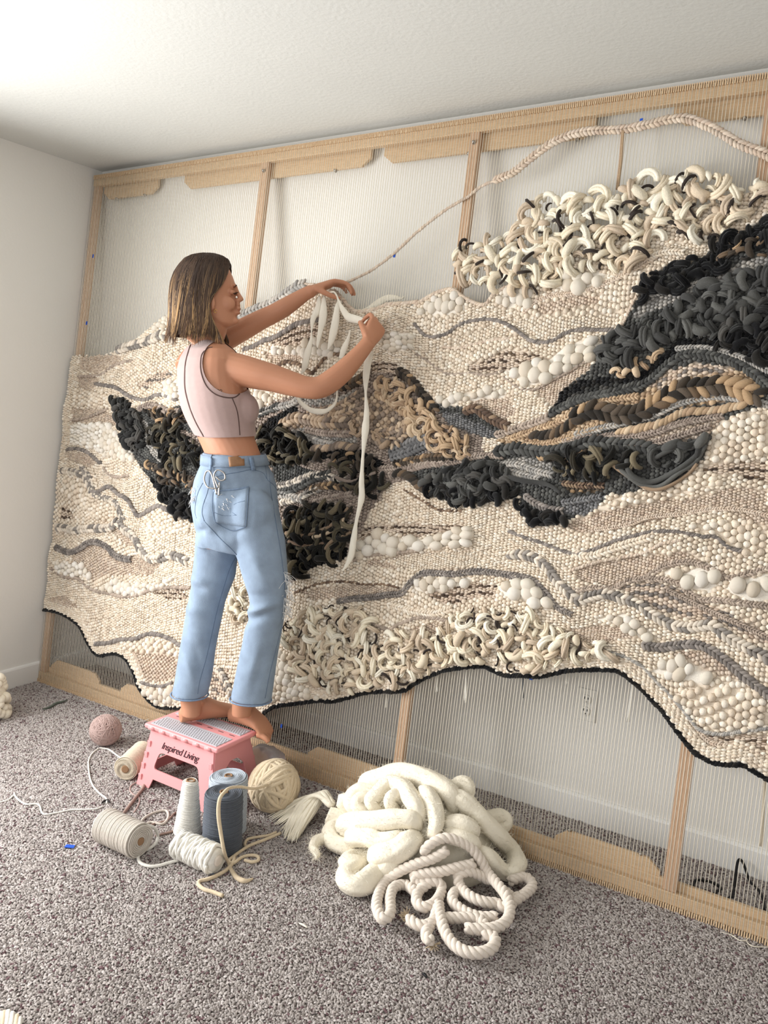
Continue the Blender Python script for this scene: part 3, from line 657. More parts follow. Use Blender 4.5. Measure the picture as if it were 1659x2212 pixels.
LOOPS = [   # palette, loop radius, tube radius, spacing, frame, polygon
 ('loop', 0.0190, 0.0075, 0.0200, 'H', [(75,960),(90,910),(230,870),(330,870),(390,800),(440,740),(450,680),(560,655),(640,680),(730,670),(800,640),(900,655),(950,600),(1060,555),(1120,600),(1180,570),(1250,530),(1380,545),(1470,590),(1530,620),(1560,570),(1659,560),(1760,540),(1760,620),(1659,660),(1560,690),(1500,760),(1450,790),(1440,870),(1300,850),(1130,830),(1050,900),(1000,980),(900,1010),(750,1000),(640,1010),(540,1100),(430,1130),(330,1090),(220,1085),(110,1050)]),
 ('loop', 0.0170, 0.0065, 0.0190, 'E', [(80,620),(120,500),(250,450),(340,430),(420,450),(540,450),(620,560),(640,640),(750,580),(900,580),(1020,560),(1080,480),(1250,430),(1340,460),(1500,460),(1650,560),(1760,600),(1900,650),(2020,690),(2000,725),(1750,735),(1560,785),(1400,785),(1290,735),(1110,735),(950,785),(800,840),(650,880),(480,920),(360,910),(160,830),(110,700)]),
 ('loop', 0.0170, 0.0070, 0.0220, 'D', [(1190,240),(1290,190),(1330,380),(1200,390)]),
 ('char', 0.0136, 0.0075, 0.0185, 'B', [(610,830),(720,830),(820,960),(840,1050),(830,1200),(760,1220),(670,1100),(640,900)]),
 ('olive', 0.0196, 0.0065, 0.0204, 'B', [(900,1030),(1110,1030),(1200,1150),(1320,1200),(1420,1300),(1200,1340),(1080,1370),(980,1300),(900,1150)]),
 ('brownmix', 0.0131, 0.0043, 0.0166, 'B', [(860,900),(1060,910),(1180,940),(1190,1000),(1000,1010),(900,960)]),
 ('brownmix', 0.0152, 0.0047, 0.0194, 'B', [(860,1330),(960,1340),(1280,1450),(1240,1530),(1000,1480)]),
 ('black', 0.0127, 0.0080, 0.0176, 'B', [(850,1380),(900,1450),(1000,1500),(1240,1600),(1320,1720),(1220,1780),(1130,1760),(1070,1640),(980,1620),(950,1520)]),
 ('olive', 0.0186, 0.0056, 0.0194, 'C', [(180,560),(300,560),(480,590),(560,640),(560,780),(440,810),(260,800),(190,700)]),
 ('brownmix', 0.0163, 0.0052, 0.0204, 'C', [(560,720),(900,740),(1050,790),(1110,820),(960,850),(740,800)]),
 ('olive', 0.0196, 0.0056, 0.0204, 'C', [(720,830),(960,840),(1100,880),(1100,960),(1000,1010),(880,980),(760,920)]),
 ('olive', 0.0206, 0.0056, 0.0185, 'C', [(400,1200),(560,1100),(720,1090),(880,1120),(840,1280),(820,1380),(700,1400),(560,1380),(420,1320)]),
 ('olive', 0.0196, 0.0052, 0.0204, 'C', [(400,1330),(700,1400),(820,1390),(800,1480),(600,1530),(460,1620),(410,1500)]),
 ('tan', 0.0127, 0.0060, 0.0172, 'C', [(1020,190),(1120,200),(1290,260),(1300,360),(1400,400),(1460,500),(1600,560),(1680,640),(1700,760),(1560,740),(1440,680),(1300,560),(1240,440),(1180,360),(1060,280)]),
 ('tanmix', 0.0110, 0.0055, 0.0194, 'C', [(860,520),(940,510),(940,600),(870,600)]),
 ('tanmix', 0.0127, 0.0060, 0.0194, 'C', [(1020,600),(1240,620),(1220,680),(1060,680)]),
 ('dgrey', 0.0136, 0.0065, 0.0176, 'C', [(1400,950),(1480,880),(1659,830),(1760,850),(1760,1000),(1659,1060),(1480,1010)]),
 ('black', 0.0127, 0.0070, 0.0176, 'A', [(1040,300),(1110,200),(1220,150),(1380,100),(1400,50),(1540,0),(1659,-40),(1800,-80),(1800,0),(1659,40),(1460,100),(1440,180),(1330,230),(1250,260),(1130,290),(1060,320)]),
 ('brownmix', 0.0141, 0.0052, 0.0204, 'A', [(1440,80),(1659,20),(1800,-20),(1800,80),(1659,120),(1540,140),(1450,120)]),
 ('dgrey', 0.0153, 0.0075, 0.0194, 'A', [(870,600),(880,510),(960,480),(1080,440),(1180,380),(1300,290),(1400,250),(1659,160),(1800,110),(1800,280),(1659,330),(1350,470),(1250,480),(1130,540),(1060,560),(1000,640),(900,650)]),
 ('char', 0.0136, 0.0070, 0.0194, 'A', [(1330,470),(1659,340),(1800,290),(1800,400),(1659,440),(1400,520)]),
 ('black', 0.0136, 0.0070, 0.0211, 'A', [(1380,530),(1659,440),(1800,390),(1800,600),(1659,640),(1540,580)]),
 ('tan', 0.0102, 0.0055, 0.0185, 'A', [(930,660),(1000,640),(1120,570),(1150,590),(1080,660),(950,690)]),
 ('olive', 0.0206, 0.0060, 0.0204, 'A', [(640,1060),(800,1040),(1000,1050),(1090,1080),(1000,1130),(900,1170),(740,1160),(660,1120)]),
 ('char', 0.0145, 0.0070, 0.0185, 'A', [(60,1180),(120,1120),(330,1080),(420,1120),(440,1190),(300,1220),(120,1240)]),
 ('dgrey', 0.0145, 0.0065, 0.0211, 'A', [(1100,1060),(1250,990),(1380,970),(1330,1060),(1180,1100)]),
 ('black', 0.0127, 0.0075, 0.0167, 'A', [(60,1220),(470,1220),(490,1250),(370,1275),(180,1285),(100,1250)]),
 ('black', 0.0119, 0.0075, 0.0158, 'A', [(480,1280),(520,1300),(560,1330),(700,1340),(690,1380),(540,1385),(500,1330)]),
]
STRANDS = [ ('brown', 9, 'C', [(420,1300),(520,1320),(620,1290),(720,1250),(800,1180),(860,1120)]), ('tan', 9, 'C', [(600,1330),(680,1310),(760,1260),(800,1200)]),
 ('brown', 9, 'C', [(690,1420),(740,1360),(800,1330),(870,1290)]), ('tan', 8, 'C', [(820,1280),(830,1200),(880,1150)]), ('brown', 8, 'C', [(440,1360),(560,1390),(680,1370)]), ('taupe', 8, 'C', [(760,900),(860,930),(960,900),(1060,870)]),
 ('dgrey', 13, 'A', [(1000,1080),(1020,1150),(1100,1185),(1200,1150),(1280,1100),(1340,1040),(1385,970)]),
 ('dgrey', 11, 'A', [(950,1110),(1000,1150),(1060,1195),(1150,1205),(1250,1140),(1320,1090),(1370,1010)]),
 ('brown', 9, 'A', [(900,1080),(980,1140),(1080,1210),(1170,1215),(1280,1150),(1330,1100)]),
 ('dgrey', 11, 'A', [(430,1160),(520,1180),(600,1190),(660,1210),(700,1240)]),
 ('dgrey', 10, 'A', [(1120,1080),(1200,1040),(1300,1000),(1380,975)]) ]

tap = empty('woven_tapestry', lp(1.65, 0.06, 0.02), 'huge cream grey and black textured wool tapestry woven on the loom', 'tapestry')
GU, GV, GR = 3.46, 2.36, 0.004
lab = np.full((int(GU/GR), int(GV/GR)), -1, np.int16)
cu = (np.arange(lab.shape[0])+.5)*GR; cv = (np.arange(lab.shape[1])+.5)*GR
def inside(poly, U, V):
    r = np.zeros(U.shape, bool); n = len(poly)
    for i in range(n):
        (x1, y1), (x2, y2) = poly[i], poly[(i+1) % n]
        if y1 == y2: continue
        c = ((y1 > V) != (y2 > V)) & (U < (x2-x1)*(V-y1)/(y2-y1)+x1)
        r ^= c
    return r
def paint(poly, k, only=None):
    i0, i1 = np.clip([int(poly[:, 0].min()/GR)-1, int(poly[:, 0].max()/GR)+2], 0, lab.shape[0])
    j0, j1 = np.clip([int(poly[:, 1].min()/GR)-1, int(poly[:, 1].max()/GR)+2], 0, lab.shape[1])
    U, V = np.meshgrid(cu[i0:i1], cv[j0:j1], indexing='ij')
    msk = inside(poly, U, V)
    sub = lab[i0:i1, j0:j1]
    if only is not None: msk &= (sub >= 0)
    sub[msk] = k
edge_b = np.array([luv(q, .008) for q in BOTTOM]); edge_t = np.array([luv(q, .016) for q in TOP])
edge_b[0, 0] = edge_t[0, 0] = 0.02
edge_b = cr(edge_b, 5); edge_t = cr(edge_t, 5)
outline = np.vstack([edge_b, edge_t[::-1]])
paint(outline, CN.index('rice'))
for cname, fr, pts in REG: paint(tr(fr, pts), CN.index(cname), True)
def lab_at(U, V):
    i = np.clip((U/GR).astype(int), 0, lab.shape[0]-1); j = np.clip((V/GR).astype(int), 0, lab.shape[1]-1)
    return lab[i, j]

# --- flow of the weft rows: rows run parallel to the traced lines
paths = [(p, st, wpx, resample(cr(tr(fr, pts), 6), 0.01), np.mean([mpp(q) for q in pxy(fr, pts)])) for p, st, wpx, fr, pts in BRD]
gs = np.vstack([p[3][:-1] for p in paths]+[resample(edge_b, .02)[:-1]])
gt = np.vstack([np.diff(p[3], axis=0) for p in paths]+[np.diff(resample(edge_b, .02), axis=0)])
gt /= np.linalg.norm(gt, axis=1)[:, None]
gt *= np.sign(gt[:, :1]+1e-9)
H = 0.03; nu, nv = int(GU/H)+2, int(GV/H)+2
cxu = (np.arange(nu-1)+.5)*H; cxv = (np.arange(nv-1)+.5)*H
CU, CV = np.meshgrid(cxu, cxv, indexing='ij')
tx = np.zeros(CU.shape); ty = np.zeros(CU.shape); dmin = np.full(CU.shape, 9.0)
for i in range(nu-1):
    d2 = (CU[i][:, None]-gs[None, :, 0])**2+(CV[i][:, None]-gs[None, :, 1])**2
    ww = 1/(d2+0.0009)**1.5
    tx[i] = (ww*gt[None, :, 0]).sum(1); ty[i] = (ww*gt[None, :, 1]).sum(1); dmin[i] = np.sqrt(d2.min(1))
ln_ = np.hypot(tx, ty)+1e-9; tx /= ln_; ty /= ln_
w1 = np.exp(-dmin/0.08)+0.25; mu = 0.22
def G(f):
    a, b, c, d = f[:-1, :-1], f[1:, :-1], f[:-1, 1:], f[1:, 1:]
    return ((b-a)+(d-c))/(2*H), ((c-a)+(d-b))/(2*H)
def GT(p, q):
    o = np.zeros((nu, nv))
    o[:-1, :-1] += -p-q; o[1:, :-1] += p-q; o[:-1, 1:] += q-p; o[1:, 1:] += p+q
    return o/(2*H)
def lap(f):
    o = np.zeros_like(f)
    o[1:-1, :] += f[2:, :]+f[:-2, :]-2*f[1:-1, :]; o[:, 1:-1] += f[:, 2:]+f[:, :-2]-2*f[:, 1:-1]
    return o
def Aop(f):
    gx, gy = G(f); r = w1**2*(tx*gx+ty*gy)
    return GT(r*tx, r*ty+mu**2*gy)+0.4*lap(lap(f))+1e-4*f
bb = GT(np.zeros_like(CU), mu**2*np.ones_like(CU)) + 1e-4*np.arange(nv)[None, :]*H
phi = np.repeat((np.arange(nv)*H)[None, :], nu, 0).astype(float)
r_ = bb-Aop(phi); p_ = r_.copy(); rs_ = (r_*r_).sum()
for it in range(500):
    Ap = Aop(p_); al = rs_/((p_*Ap).sum()+1e-20); phi += al*p_; r_ -= al*Ap
    rn = (r_*r_).sum()
    if rn < 1e-10: break
    p_ = r_+rn/rs_*p_; rs_ = rn
def samp(f, U, V):
    x = np.clip(U/H, 0, nu-1.001); y = np.clip(V/H, 0, nv-1.001); i = x.astype(int); j = y.astype(int); a = x-i; b = y-j
    return f[i, j]*(1-a)*(1-b)+f[i+1, j]*a*(1-b)+f[i, j+1]*(1-a)*b+f[i+1, j+1]*a*b
def bulge(U, V):
    return 0.013+0.009*np.sin(U*7.1+3*np.sin(V*5.3))*np.sin(V*11+2*np.sin(U*4.1))+0.004*np.sin(U*19+V*13)*np.sin(V*23-U*9)
OFFS = np.array([CLS[c][3] for c in CN]+[0])

def ell_template(na, nr):
    V = [(0, 0, -1.0)]
    for k in range(1, nr+1):
        t = -math.pi/2+math.pi*k/(nr+1)
        for a in range(na): V.append((math.cos(t)*math.cos(2*math.pi*a/na), math.cos(t)*math.sin(2*math.pi*a/na), math.sin(t)))
    V.append((0, 0, 1.0)); F = []
    for a in range(na): F.append((0, 1+(a+1) % na, 1+a))
    for k in range(nr-1):
        for a in range(na):
            b0, b1 = 1+k*na+a, 1+k*na+(a+1) % na; F += [(b0, b1, b1+na), (b0, b1+na, b0+na)]
    top = len(V)-1
    for a in range(na): F.append((1+(nr-1)*na+a, 1+(nr-1)*na+(a+1) % na, top))
    return np.array(V), np.array(F)
E_S, E_M, E_L = ell_template(6, 2), ell_template(6, 3), ell_template(10, 5)
def ells(T, C, AX, AY, AZ, colr=None):
    tv, tf = T; n = len(C); k = len(tv)
    # pole axis of the template runs along AX
    V = C[:, None, :]+tv[None, :, 2:3]*AX[:, None, :]+tv[None, :, 0:1]*AY[:, None, :]+tv[None, :, 1:2]*AZ[:, None, :]
    F = tf[None]+(np.arange(n)*k)[:, None, None]
    return V.reshape(-1, 3), F.reshape(-1, 3), (None if colr is None else np.repeat(colr, k, 0))
def P3(U, V, O): return np.array([0, -LB, 0])+U[:, None]*X+V[:, None]*LUP+O[:, None]*LN
def pick_cols(pal, n, jit=0.08):
    c = PALL[pal][rng.integers(0, len(PALL[pal]), n)]
    return np.clip(c*(1+rng.normal(0, jit, (n, 1))), 0.004, 0.95)

# ground cloth under the stitches
iu = np.arange(0, GU-0.02, 0.012); iv = np.arange(0, GV-0.02, 0.012)
UU, VV = np.meshgrid(iu, iv, indexing='ij'); LBL = lab_at(UU, VV)
ok = LBL >= 0; q_ok = ok[:-1, :-1] & ok[1:, :-1] & ok[:-1, 1:] & ok[1:, 1:]
idx = np.arange(UU.size).reshape(UU.shape)
fq = np.stack([idx[:-1, :-1][q_ok], idx[1:, :-1][q_ok], idx[1:, 1:][q_ok], idx[:-1, 1:][q_ok]], 1)
used = np.unique(fq); remap = np.zeros(UU.size, int); remap[used] = np.arange(len(used))
uf, vf = UU.ravel()[used], VV.ravel()[used]
cmean = np.array([PALL[CLS[c][0]].mean(0) for c in CN])
mk('ground_cloth', P3(uf, vf, bulge(uf, vf)+OFFS[LBL.ravel()[used]]-0.003), remap[fq], M_yarn, tap, cmean[LBL.ravel()[used]])

bubbles = []
for ci, cname in enumerate(CN):
    pal, t, l, so = CLS[cname]
    big = cname in ('bubble', 'bubs')
    us = np.arange(0.026, GU-0.02, l); vs = np.arange(0.06, GV-0.03, t*0.12)
    U, V = np.meshgrid(us, vs, indexing='ij')
    U = U+rng.normal(0, l*0.04, (len(us), 1))
    ph = samp(phi, U, V)/t+0.5*(np.arange(len(us)) % 2)[:, None]+rng.normal(0, 0.05, (len(us), 1))
    k = np.floor(ph); hit = (k[:, 1:] != k[:, :-1])
    uu = U[:, 1:][hit]; vv = V[:, 1:][hit]
    kk = k[:, 1:][hit]; sel = lab_at(uu, vv) == ci; uu, vv, kk = uu[sel], vv[sel], kk[sel]
    if not len(uu): continue
    e = 0.004
    px_ = (samp(phi, uu+e, vv)-samp(phi, uu-e, vv))/(2*e); py_ = (samp(phi, uu, vv+e)-samp(phi, uu, vv-e))/(2*e)
    sp = np.clip(t/np.maximum(np.abs(py_), .3), 0.55*t, 1.6*t); th = np.clip(np.arctan2(-px_, np.maximum(py_, .2)), -1.1, 1.1)
    n = len(uu)
    uu = uu+rng.normal(0, l*.05, n); vv = vv+rng.normal(0, t*.05, n)
    if big:
        for a, b, c, s in zip(uu, vv, th, sp): bubbles.append((a, b, c, s, l, so))
        continue
    th = th+rng.normal(0, .14, n)+np.where(rng.random(n) < .5, .18, -.10)
    sz = rng.uniform(.86, 1.18, n)
    d = np.cos(th)[:, None]*X+np.sin(th)[:, None]*LUP; pd = -np.sin(th)[:, None]*X+np.cos(th)[:, None]*LUP
    Cc = P3(uu, vv, bulge(uu, vv)+so+rng.uniform(-.001, .001, n))
    cl = pick_cols(pal, n, .06)
    if cname in ('pick', 'gpick'):
        drk = (kk % 3 == 0) & (rng.random(n) < .8)
        lt, dk = (PALL['beige'], PALL['brown']*.62) if cname == 'pick' else (PALL['beige'], PALL['grey'])
        cl = np.where(drk[:, None], dk[rng.integers(0, len(dk), n)], lt[rng.integers(0, len(lt), n)])
    big_s = t > .010
    Vv, Ff, Ccol = ells(E_M if big_s else E_S, Cc, d*(l*.62*sz)[:, None], pd*(sp*.56*sz)[:, None], LN[None]*(t*.62*sz)[:, None], cl)
    mk({'pick': 'flecked_weave', 'gpick': 'grey_flecked_weave', 'rice': 'pebble_weave', 'ricebig': 'chunky_pebble_weave', 'fine': 'beige_plain_weave', 'creamfine': 'cream_plain_weave',
        'dgrey': 'dark_grey_weave', 'lgrey': 'light_grey_weave', 'greytan': 'grey_tan_weave', 'tan': 'tan_weave', 'tanmix': 'mixed_tan_weave', 'black': 'black_weave', 'taupe': 'taupe_weave',
        'slate': 'slate_weave', 'brown': 'brown_weave', 'char': 'charcoal_weave'}[cname], Vv, Ff, M_yarn, tap, Ccol, kind='stuff')

# fat roving bubbles: single parts
bm_var = []
for k in range(5):
    tv, tf = ell_template(10, 5)
    tv = tv*(1+0.10*np.array([mnoise.noise(Vector((v[0]*1.7+k*3.3, v[1]*1.7, v[2]*1.7))) for v in tv])[:, None])
    c = pick_cols('white' if k < 3 else 'cream', 1, .03)
    bm_var.append(fast_mesh('roving_bubble', np.stack([tv[:, 2], tv[:, 0], tv[:, 1]], 1), tf, M_yarn, np.repeat(c, len(tv), 0)))
bubbles.sort(key=lambda b: -b[4]*((1/np.linalg.norm(lp(b[0], b[1])-CAM))))
BM = Matrix((X, LUP, LN)).transposed()
rest = []
for i, (u, v, th, s, l, so) in enumerate(bubbles):
    u += random.gauss(0, l*.06); v += random.gauss(0, s*.06); z = random.uniform(.82, 1.25)
    th += random.gauss(0, .2)
    if i < 300:
        o = bpy.data.objects.new('roving_bubble', bm_var[i % 5]); link(o, tap, lp(u, v, float(bulge(np.array([u]), np.array([v]))[0])+so))
        o.rotation_euler = (BM @ Matrix.Rotation(th, 3, 'Z')).to_euler(); o.scale = (l*.62*z, s*.60*z, .55*l*z)
    else: rest.append((u, v, th, s*z, l*z, so))
if rest:
    R_ = np.array(rest); th = R_[:, 2]
    d = np.cos(th)[:, None]*X+np.sin(th)[:, None]*LUP; pd = -np.sin(th)[:, None]*X+np.cos(th)[:, None]*LUP
    Vv, Ff, Cl = ells(E_M, P3(R_[:, 0], R_[:, 1], bulge(R_[:, 0], R_[:, 1])+R_[:, 5]), d*(R_[:, 4:5]*.6), pd*(R_[:, 3:4]*.58), LN[None]*(R_[:, 4:5]*.5), pick_cols('white', len(R_), .03))
    mk('small_bubble_field', Vv, Ff, M_yarn, tap, Cl, kind='stuff')

# braided and twisted lines: each line its own part
def braid_mesh(path, wd, pal, style, off=0.006, solid=None):
    step = wd*(.50 if style == 'chev' else .48)
    p = resample(path, step); n = len(p)
    if n < 3: p = resample(path, np.linalg.norm(path[-1]-path[0])/3); n = len(p)
    t = np.gradient(p, axis=0); t /= np.linalg.norm(t, axis=1)[:, None]+1e-9
    nrm = np.stack([-t[:, 1], t[:, 0]], 1)
    Cs, A, B_, Z, cc = [], [], [], [], []
    for side in ((1, -1) if style == 'chev' else (0,)):
        ang = .62*side if side else .6
        ca, sa = math.cos(ang), math.sin(ang)
        jt = rng.normal(0, .10, n); ca = np.cos(ang+jt)[:, None]; sa = np.sin(ang+jt)[:, None]
        d2 = t*ca+nrm*sa; n2 = nrm*ca-t*sa
        c2 = p+nrm*(side*wd*.26)
        sz = rng.uniform(.88, 1.15, n)[:, None]
        ll, tt = (wd*.46, wd*.23) if style == 'chev' else (wd*.62, wd*.34)
        Cs.append(P3(c2[:, 0], c2[:, 1], bulge(c2[:, 0], c2[:, 1])+off+wd*.14+rng.uniform(-.001, .001, n)))
        A.append((d2[:, :1]*X+d2[:, 1:]*LUP)*ll*sz); B_.append((n2[:, :1]*X+n2[:, 1:]*LUP)*tt*sz); Z.append(np.repeat(LN[None]*tt*1.05, n, 0)*sz)
        cc.append(pick_cols(pal, n, .06))
    return ells(E_M if wd < .022 else E_L, np.vstack(Cs), np.vstack(A), np.vstack(B_), np.vstack(Z), np.vstack(cc))
for pal, st, wpx, path, k in paths:
    V, F, c = braid_mesh(path, wpx*k*1.12, pal, st)
    mk('braid' if st == 'chev' else 'twisted_line', V, F, M_yarn, tap, c)
# hem: black edging cord, then two cream chains
def offset_path(p, d):
    p = resample(p, .02); t = np.gradient(p, axis=0); t /= np.linalg.norm(t, axis=1)[:, None]
    return p+np.stack([-t[:, 1], t[:, 0]], 1)*d
V, F, c = braid_mesh(cr(offset_path(edge_b, -.004)[::2], 4), .0185, 'black', 'rope', .003); mk('black_edging_cord', V, F, M_yarn, tap, c, label='black cord edging the lower hem')
for d, w_, pl in ((.013, .014, 'cream'), (.029, .0155, 'cream'), (.046, .014, 'beige')):
    V, F, c = braid_mesh(cr(offset_path(edge_b, d)[::3], 4), w_, pl, 'chev', .002); mk('hem_chain', V, F, M_yarn, tap, c)
for pal, wpx, fr, pts in STRANDS:
    uv = resample(cr(tr(fr, pts), 8), .01); n = len(uv); k = mpp(pxy(fr, pts)[0])
    V, F = tube(P3(uv[:, 0], uv[:, 1], bulge(uv[:, 0], uv[:, 1])+.022+.006*np.sin(np.arange(n)*.4)), wpx*k*.5*(1-.25*np.linspace(0, 1, n)), 8)
    mk('loose_strand', V, F, M_yarn, tap, np.repeat(pick_cols(pal, 1, .02), len(V), 0))

# pile loops
def loop_template(R, r, kind):
    h = random.uniform(.8, 1.15); lean = random.uniform(-1.25, 1.25); span = random.uniform(2.7, 4.2); n = 9
    ph = np.linspace(-(span-math.pi)/2, math.pi+(span-math.pi)/2, n)
    a = R*np.cos(ph); b = R*h*np.sin(ph)
    P = np.stack([a, -b*math.sin(lean), b*math.cos(lean)+R*.2], 1)
    P[:, 1] += np.linspace(-1, 1, n)*r*random.uniform(-1.2, 1.2)
    rr = r*(1+.25*np.sin(np.linspace(0, math.pi, n)))*random.uniform(.85, 1.25)
    if kind == 2:
        return tube(P[1:-1]*np.array([.95, 1, .85]), rr[1:-1]*np.array([.55, 1.05, 1.3, 1.4, 1.3, 1.05, .55]), 8)
    if kind == 0: return tube(P, rr*np.interp(np.linspace(0, 1, n), [0, .2, .8, 1], [.6, 1, 1, .6]), 7)
    T, N, B = frames(P); mb = MB()
    for k in range(4):
        an = np.linspace(0, 1.6, n)+k*math.pi/2
        mb.add(*tube(P+(np.cos(an)[:, None]*N+np.sin(an)[:, None]*B)*r*.62, r*.58, 5))
    return np.vstack(mb.V), mb.F
LT_ = {}
def loop_mesh(pal, ci, R, r, k):
    key = (pal, ci, round(R, 4), k)
    if key not in LT_:
        V, F = loop_template(R, r, (0, 1, 2, 1, 1, 1)[k] if pal == 'loop' else (0, 1, 1, 1, 0, 1)[k])
        c = np.clip(PALL[pal][ci]*random.uniform(.92, 1.08), .004, .95)
        LT_[key] = (V, F, fast_mesh('yarn_loop', V, F, M_yarn, np.repeat(c[None], len(V), 0)), c)
    return LT_[key]
def blue_noise(poly, sp):
    lo, hi = poly.min(0), poly.max(0); n = int((hi-lo).prod()/sp**2*9)+20
    c = rng.uniform(lo, hi, (n, 2)); c = c[inside(poly, c[:, 0], c[:, 1])]
    grid = {}; out = []
    for p in c:
        g = (int(p[0]/sp), int(p[1]/sp)); good = True
        for i in range(g[0]-1, g[0]+2):
            for j in range(g[1]-1, g[1]+2):
                for q in grid.get((i, j), ()):
                    if (p[0]-q[0])**2+(p[1]-q[1])**2 < sp*sp: good = False
        if good: grid.setdefault(g, []).append(p); out.append(p)
    return out
allL = []
for pal, R, r, spc, fr, pts in LOOPS:
    for (u, v) in blue_noise(tr(fr, pts, .025), spc): allL.append((u, v, pal, R, r))
cnt = {'cream_loop': 0, 'dark_loop': 0}; mass = {'cream_loop': MB(), 'dark_loop': MB()}
allL.sort(key=lambda a: -a[3]/np.linalg.norm(lp(a[0], a[1])-CAM))
for (u, v, pal, R, r) in allL:
    nm = 'cream_loop' if pal == 'loop' else 'dark_loop'
    ci = random.randrange(len(PALL[pal]))
    if pal == 'loop' and ci == len(PALL[pal])-1 and random.random() < .25: ci = 0
    rr = r*.45 if (pal == 'loop' and ci == len(PALL[pal])-1) else r
    lk = random.randrange(6); V, F, me, c = loop_mesh(pal, ci, R, rr, lk)
    rot = BM @ Matrix.Rotation(random.uniform(0, 6.28), 3, 'Z')
    s = random.choice((.75, .9, 1.0, 1.15, 1.3, 1.5))
    if lk == 2 and pal == 'loop': s = min(s, .92)
    org = lp(u, v, float(bulge(np.array([u]), np.array([v]))[0])+.004+random.uniform(0, .008))
    if cnt[nm] < 300:
        cnt[nm] += 1
        o = bpy.data.objects.new(nm, me); link(o, tap, org); o.rotation_euler = rot.to_euler(); o.scale = (s, s, s)
    else:
        mass[nm].add(org+(V*s) @ np.array(rot).T, F, c)
for nm, mb in mass.items():
    if mb.n: mb.build(nm+'_mass', M_yarn, tap, kind='stuff')

# twisted guide cord laid across the bare warp
gc_pts = [(745,612),(800,585),(850,548),(900,502),(960,455),(1010,425),(1040,402),(1075,388),(1110,372),(1150,340),(1200,305),(1260,285),(1340,280),(1400,270),(1440,260),(1485,256),(1540,278),(1600,312),(1659,335),(1720,370)]
g_uv = resample(cr(np.array([luv(q, .006) for q in gc_pts]), 6), .008)
gco = empty('guide_cord', lp(*g_uv[len(g_uv)//2], .006), 'twisted cream cord curving across the bare warp above the weaving', 'cord')
isp = int(np.argmin(np.abs(g_uv[:, 0]-luv((1075, 388))[0])))
_b = bulge
def bulge(U, V): return np.zeros_like(U)
V, F, c = braid_mesh(g_uv[:isp+1], .013, 'beige', 'rope', .004); mk('thin_twist', V, F, M_yarn, gco, c)
V, F, c = braid_mesh(g_uv[isp:], .026, 'beige', 'chev', .004); mk('thick_braid', V, F, M_yarn, gco, c)
hp = np.array([lp(*luv(q), .010) for q in [(1346,284),(1344,310),(1341,350),(1337,385),(1334,412)]])
for k in range(2):
    V, F = tube(cr(hp+np.array([.004*k, 0, 0]), 5), .0035, 6); mk('hanging_end', V, F, M_yarn, gco, np.repeat(pick_cols('tan', 1), len(V), 0))
bulge = _b
# ------------------------------------------------------------------ person weaving, standing on the stool
M_skin = mat('skin', (190, 135, 106), 0.5, 0.08, 300, 0.05, 8, spec=0.35, sss=0.12)
M_denim = mat('denim', (142, 159, 180), 0.9, 0.6, 500, 0.13, 22, spec=0.15)
M_denim2 = mat('denim_dark_edge', (128, 148, 174), 0.9, 0.5, 700, 0.18, 160, spec=0.15)
M_stitch = mat('denim_stitching', (100, 118, 142), 0.9)
M_top = mat('mauve_rib_knit', (180, 156, 152), 0.95, 0.3, 900, 0.03, 60, sheen=0.3, spec=0.1)
M_trimtop = mat('brown_binding', (88, 68, 64), 0.9)
M_hair = mat('hair', (70, 52, 42), 0.42, attr=True, spec=0.4)
M_leather = mat('tan_leather', (150, 112, 82), 0.6, 0.3, 120, 0.12, 60)
M_gold = mat('gold', (212, 170, 96), 0.3, metal=1)
M_dark = mat('dark_brown_hair', (48, 34, 28), 0.6)
M_ink = mat('tattoo_ink', (78, 66, 62), 0.8)
M_fray = mat('frayed_cotton', (232, 232, 232), 1.0)
RH = np.array([RT[0], RT[1], 0])/math.hypot(RT[0], RT[1])
FH = np.array([-RH[1], RH[0], 0])
Z3 = np.array([0, 0, 1.0])
def body_axes(al):
    f = math.cos(al)*RH+math.sin(al)*FH      # where the chest faces
    s = math.sin(al)*RH-math.cos(al)*FH      # her right-hand side
    return f, s
def ring_loft(rings, n=28, cap=True):
    """rings: (centre, axisA, axisB, taper) closed loft"""
    V = []; F = []
    th = np.arange(n)*2*math.pi/n
    for c, A, B, tp in rings:
        ca, sa = np.cos(th), np.sin(th)
        wv = 1-tp*np.clip(ca, 0, 1)**2
        V.append(c+ca[:, None]*A+(sa*wv)[:, None]*B)
    V = np.vstack(V); m_ = len(rings)
    for i in range(m_-1):
        for k in range(n):
            k2 = (k+1) % n
            F.append((i*n+k, i*n+k2, (i+1)*n+k2, (i+1)*n+k))
    if cap:
        F.append(tuple(range(n-1, -1, -1))); F.append(tuple((m_-1)*n+k for k in range(n)))
    return V, F
def blob(c, ax, ay, az, na=14, nr=8):
    tv, tf = ell_template(na, nr)
    V = np.asarray(c)+tv[:, 0:1]*np.asarray(ax)+tv[:, 1:2]*np.asarray(ay)+tv[:, 2:3]*np.asarray(az)
    return V, [tuple(f) for f in tf]
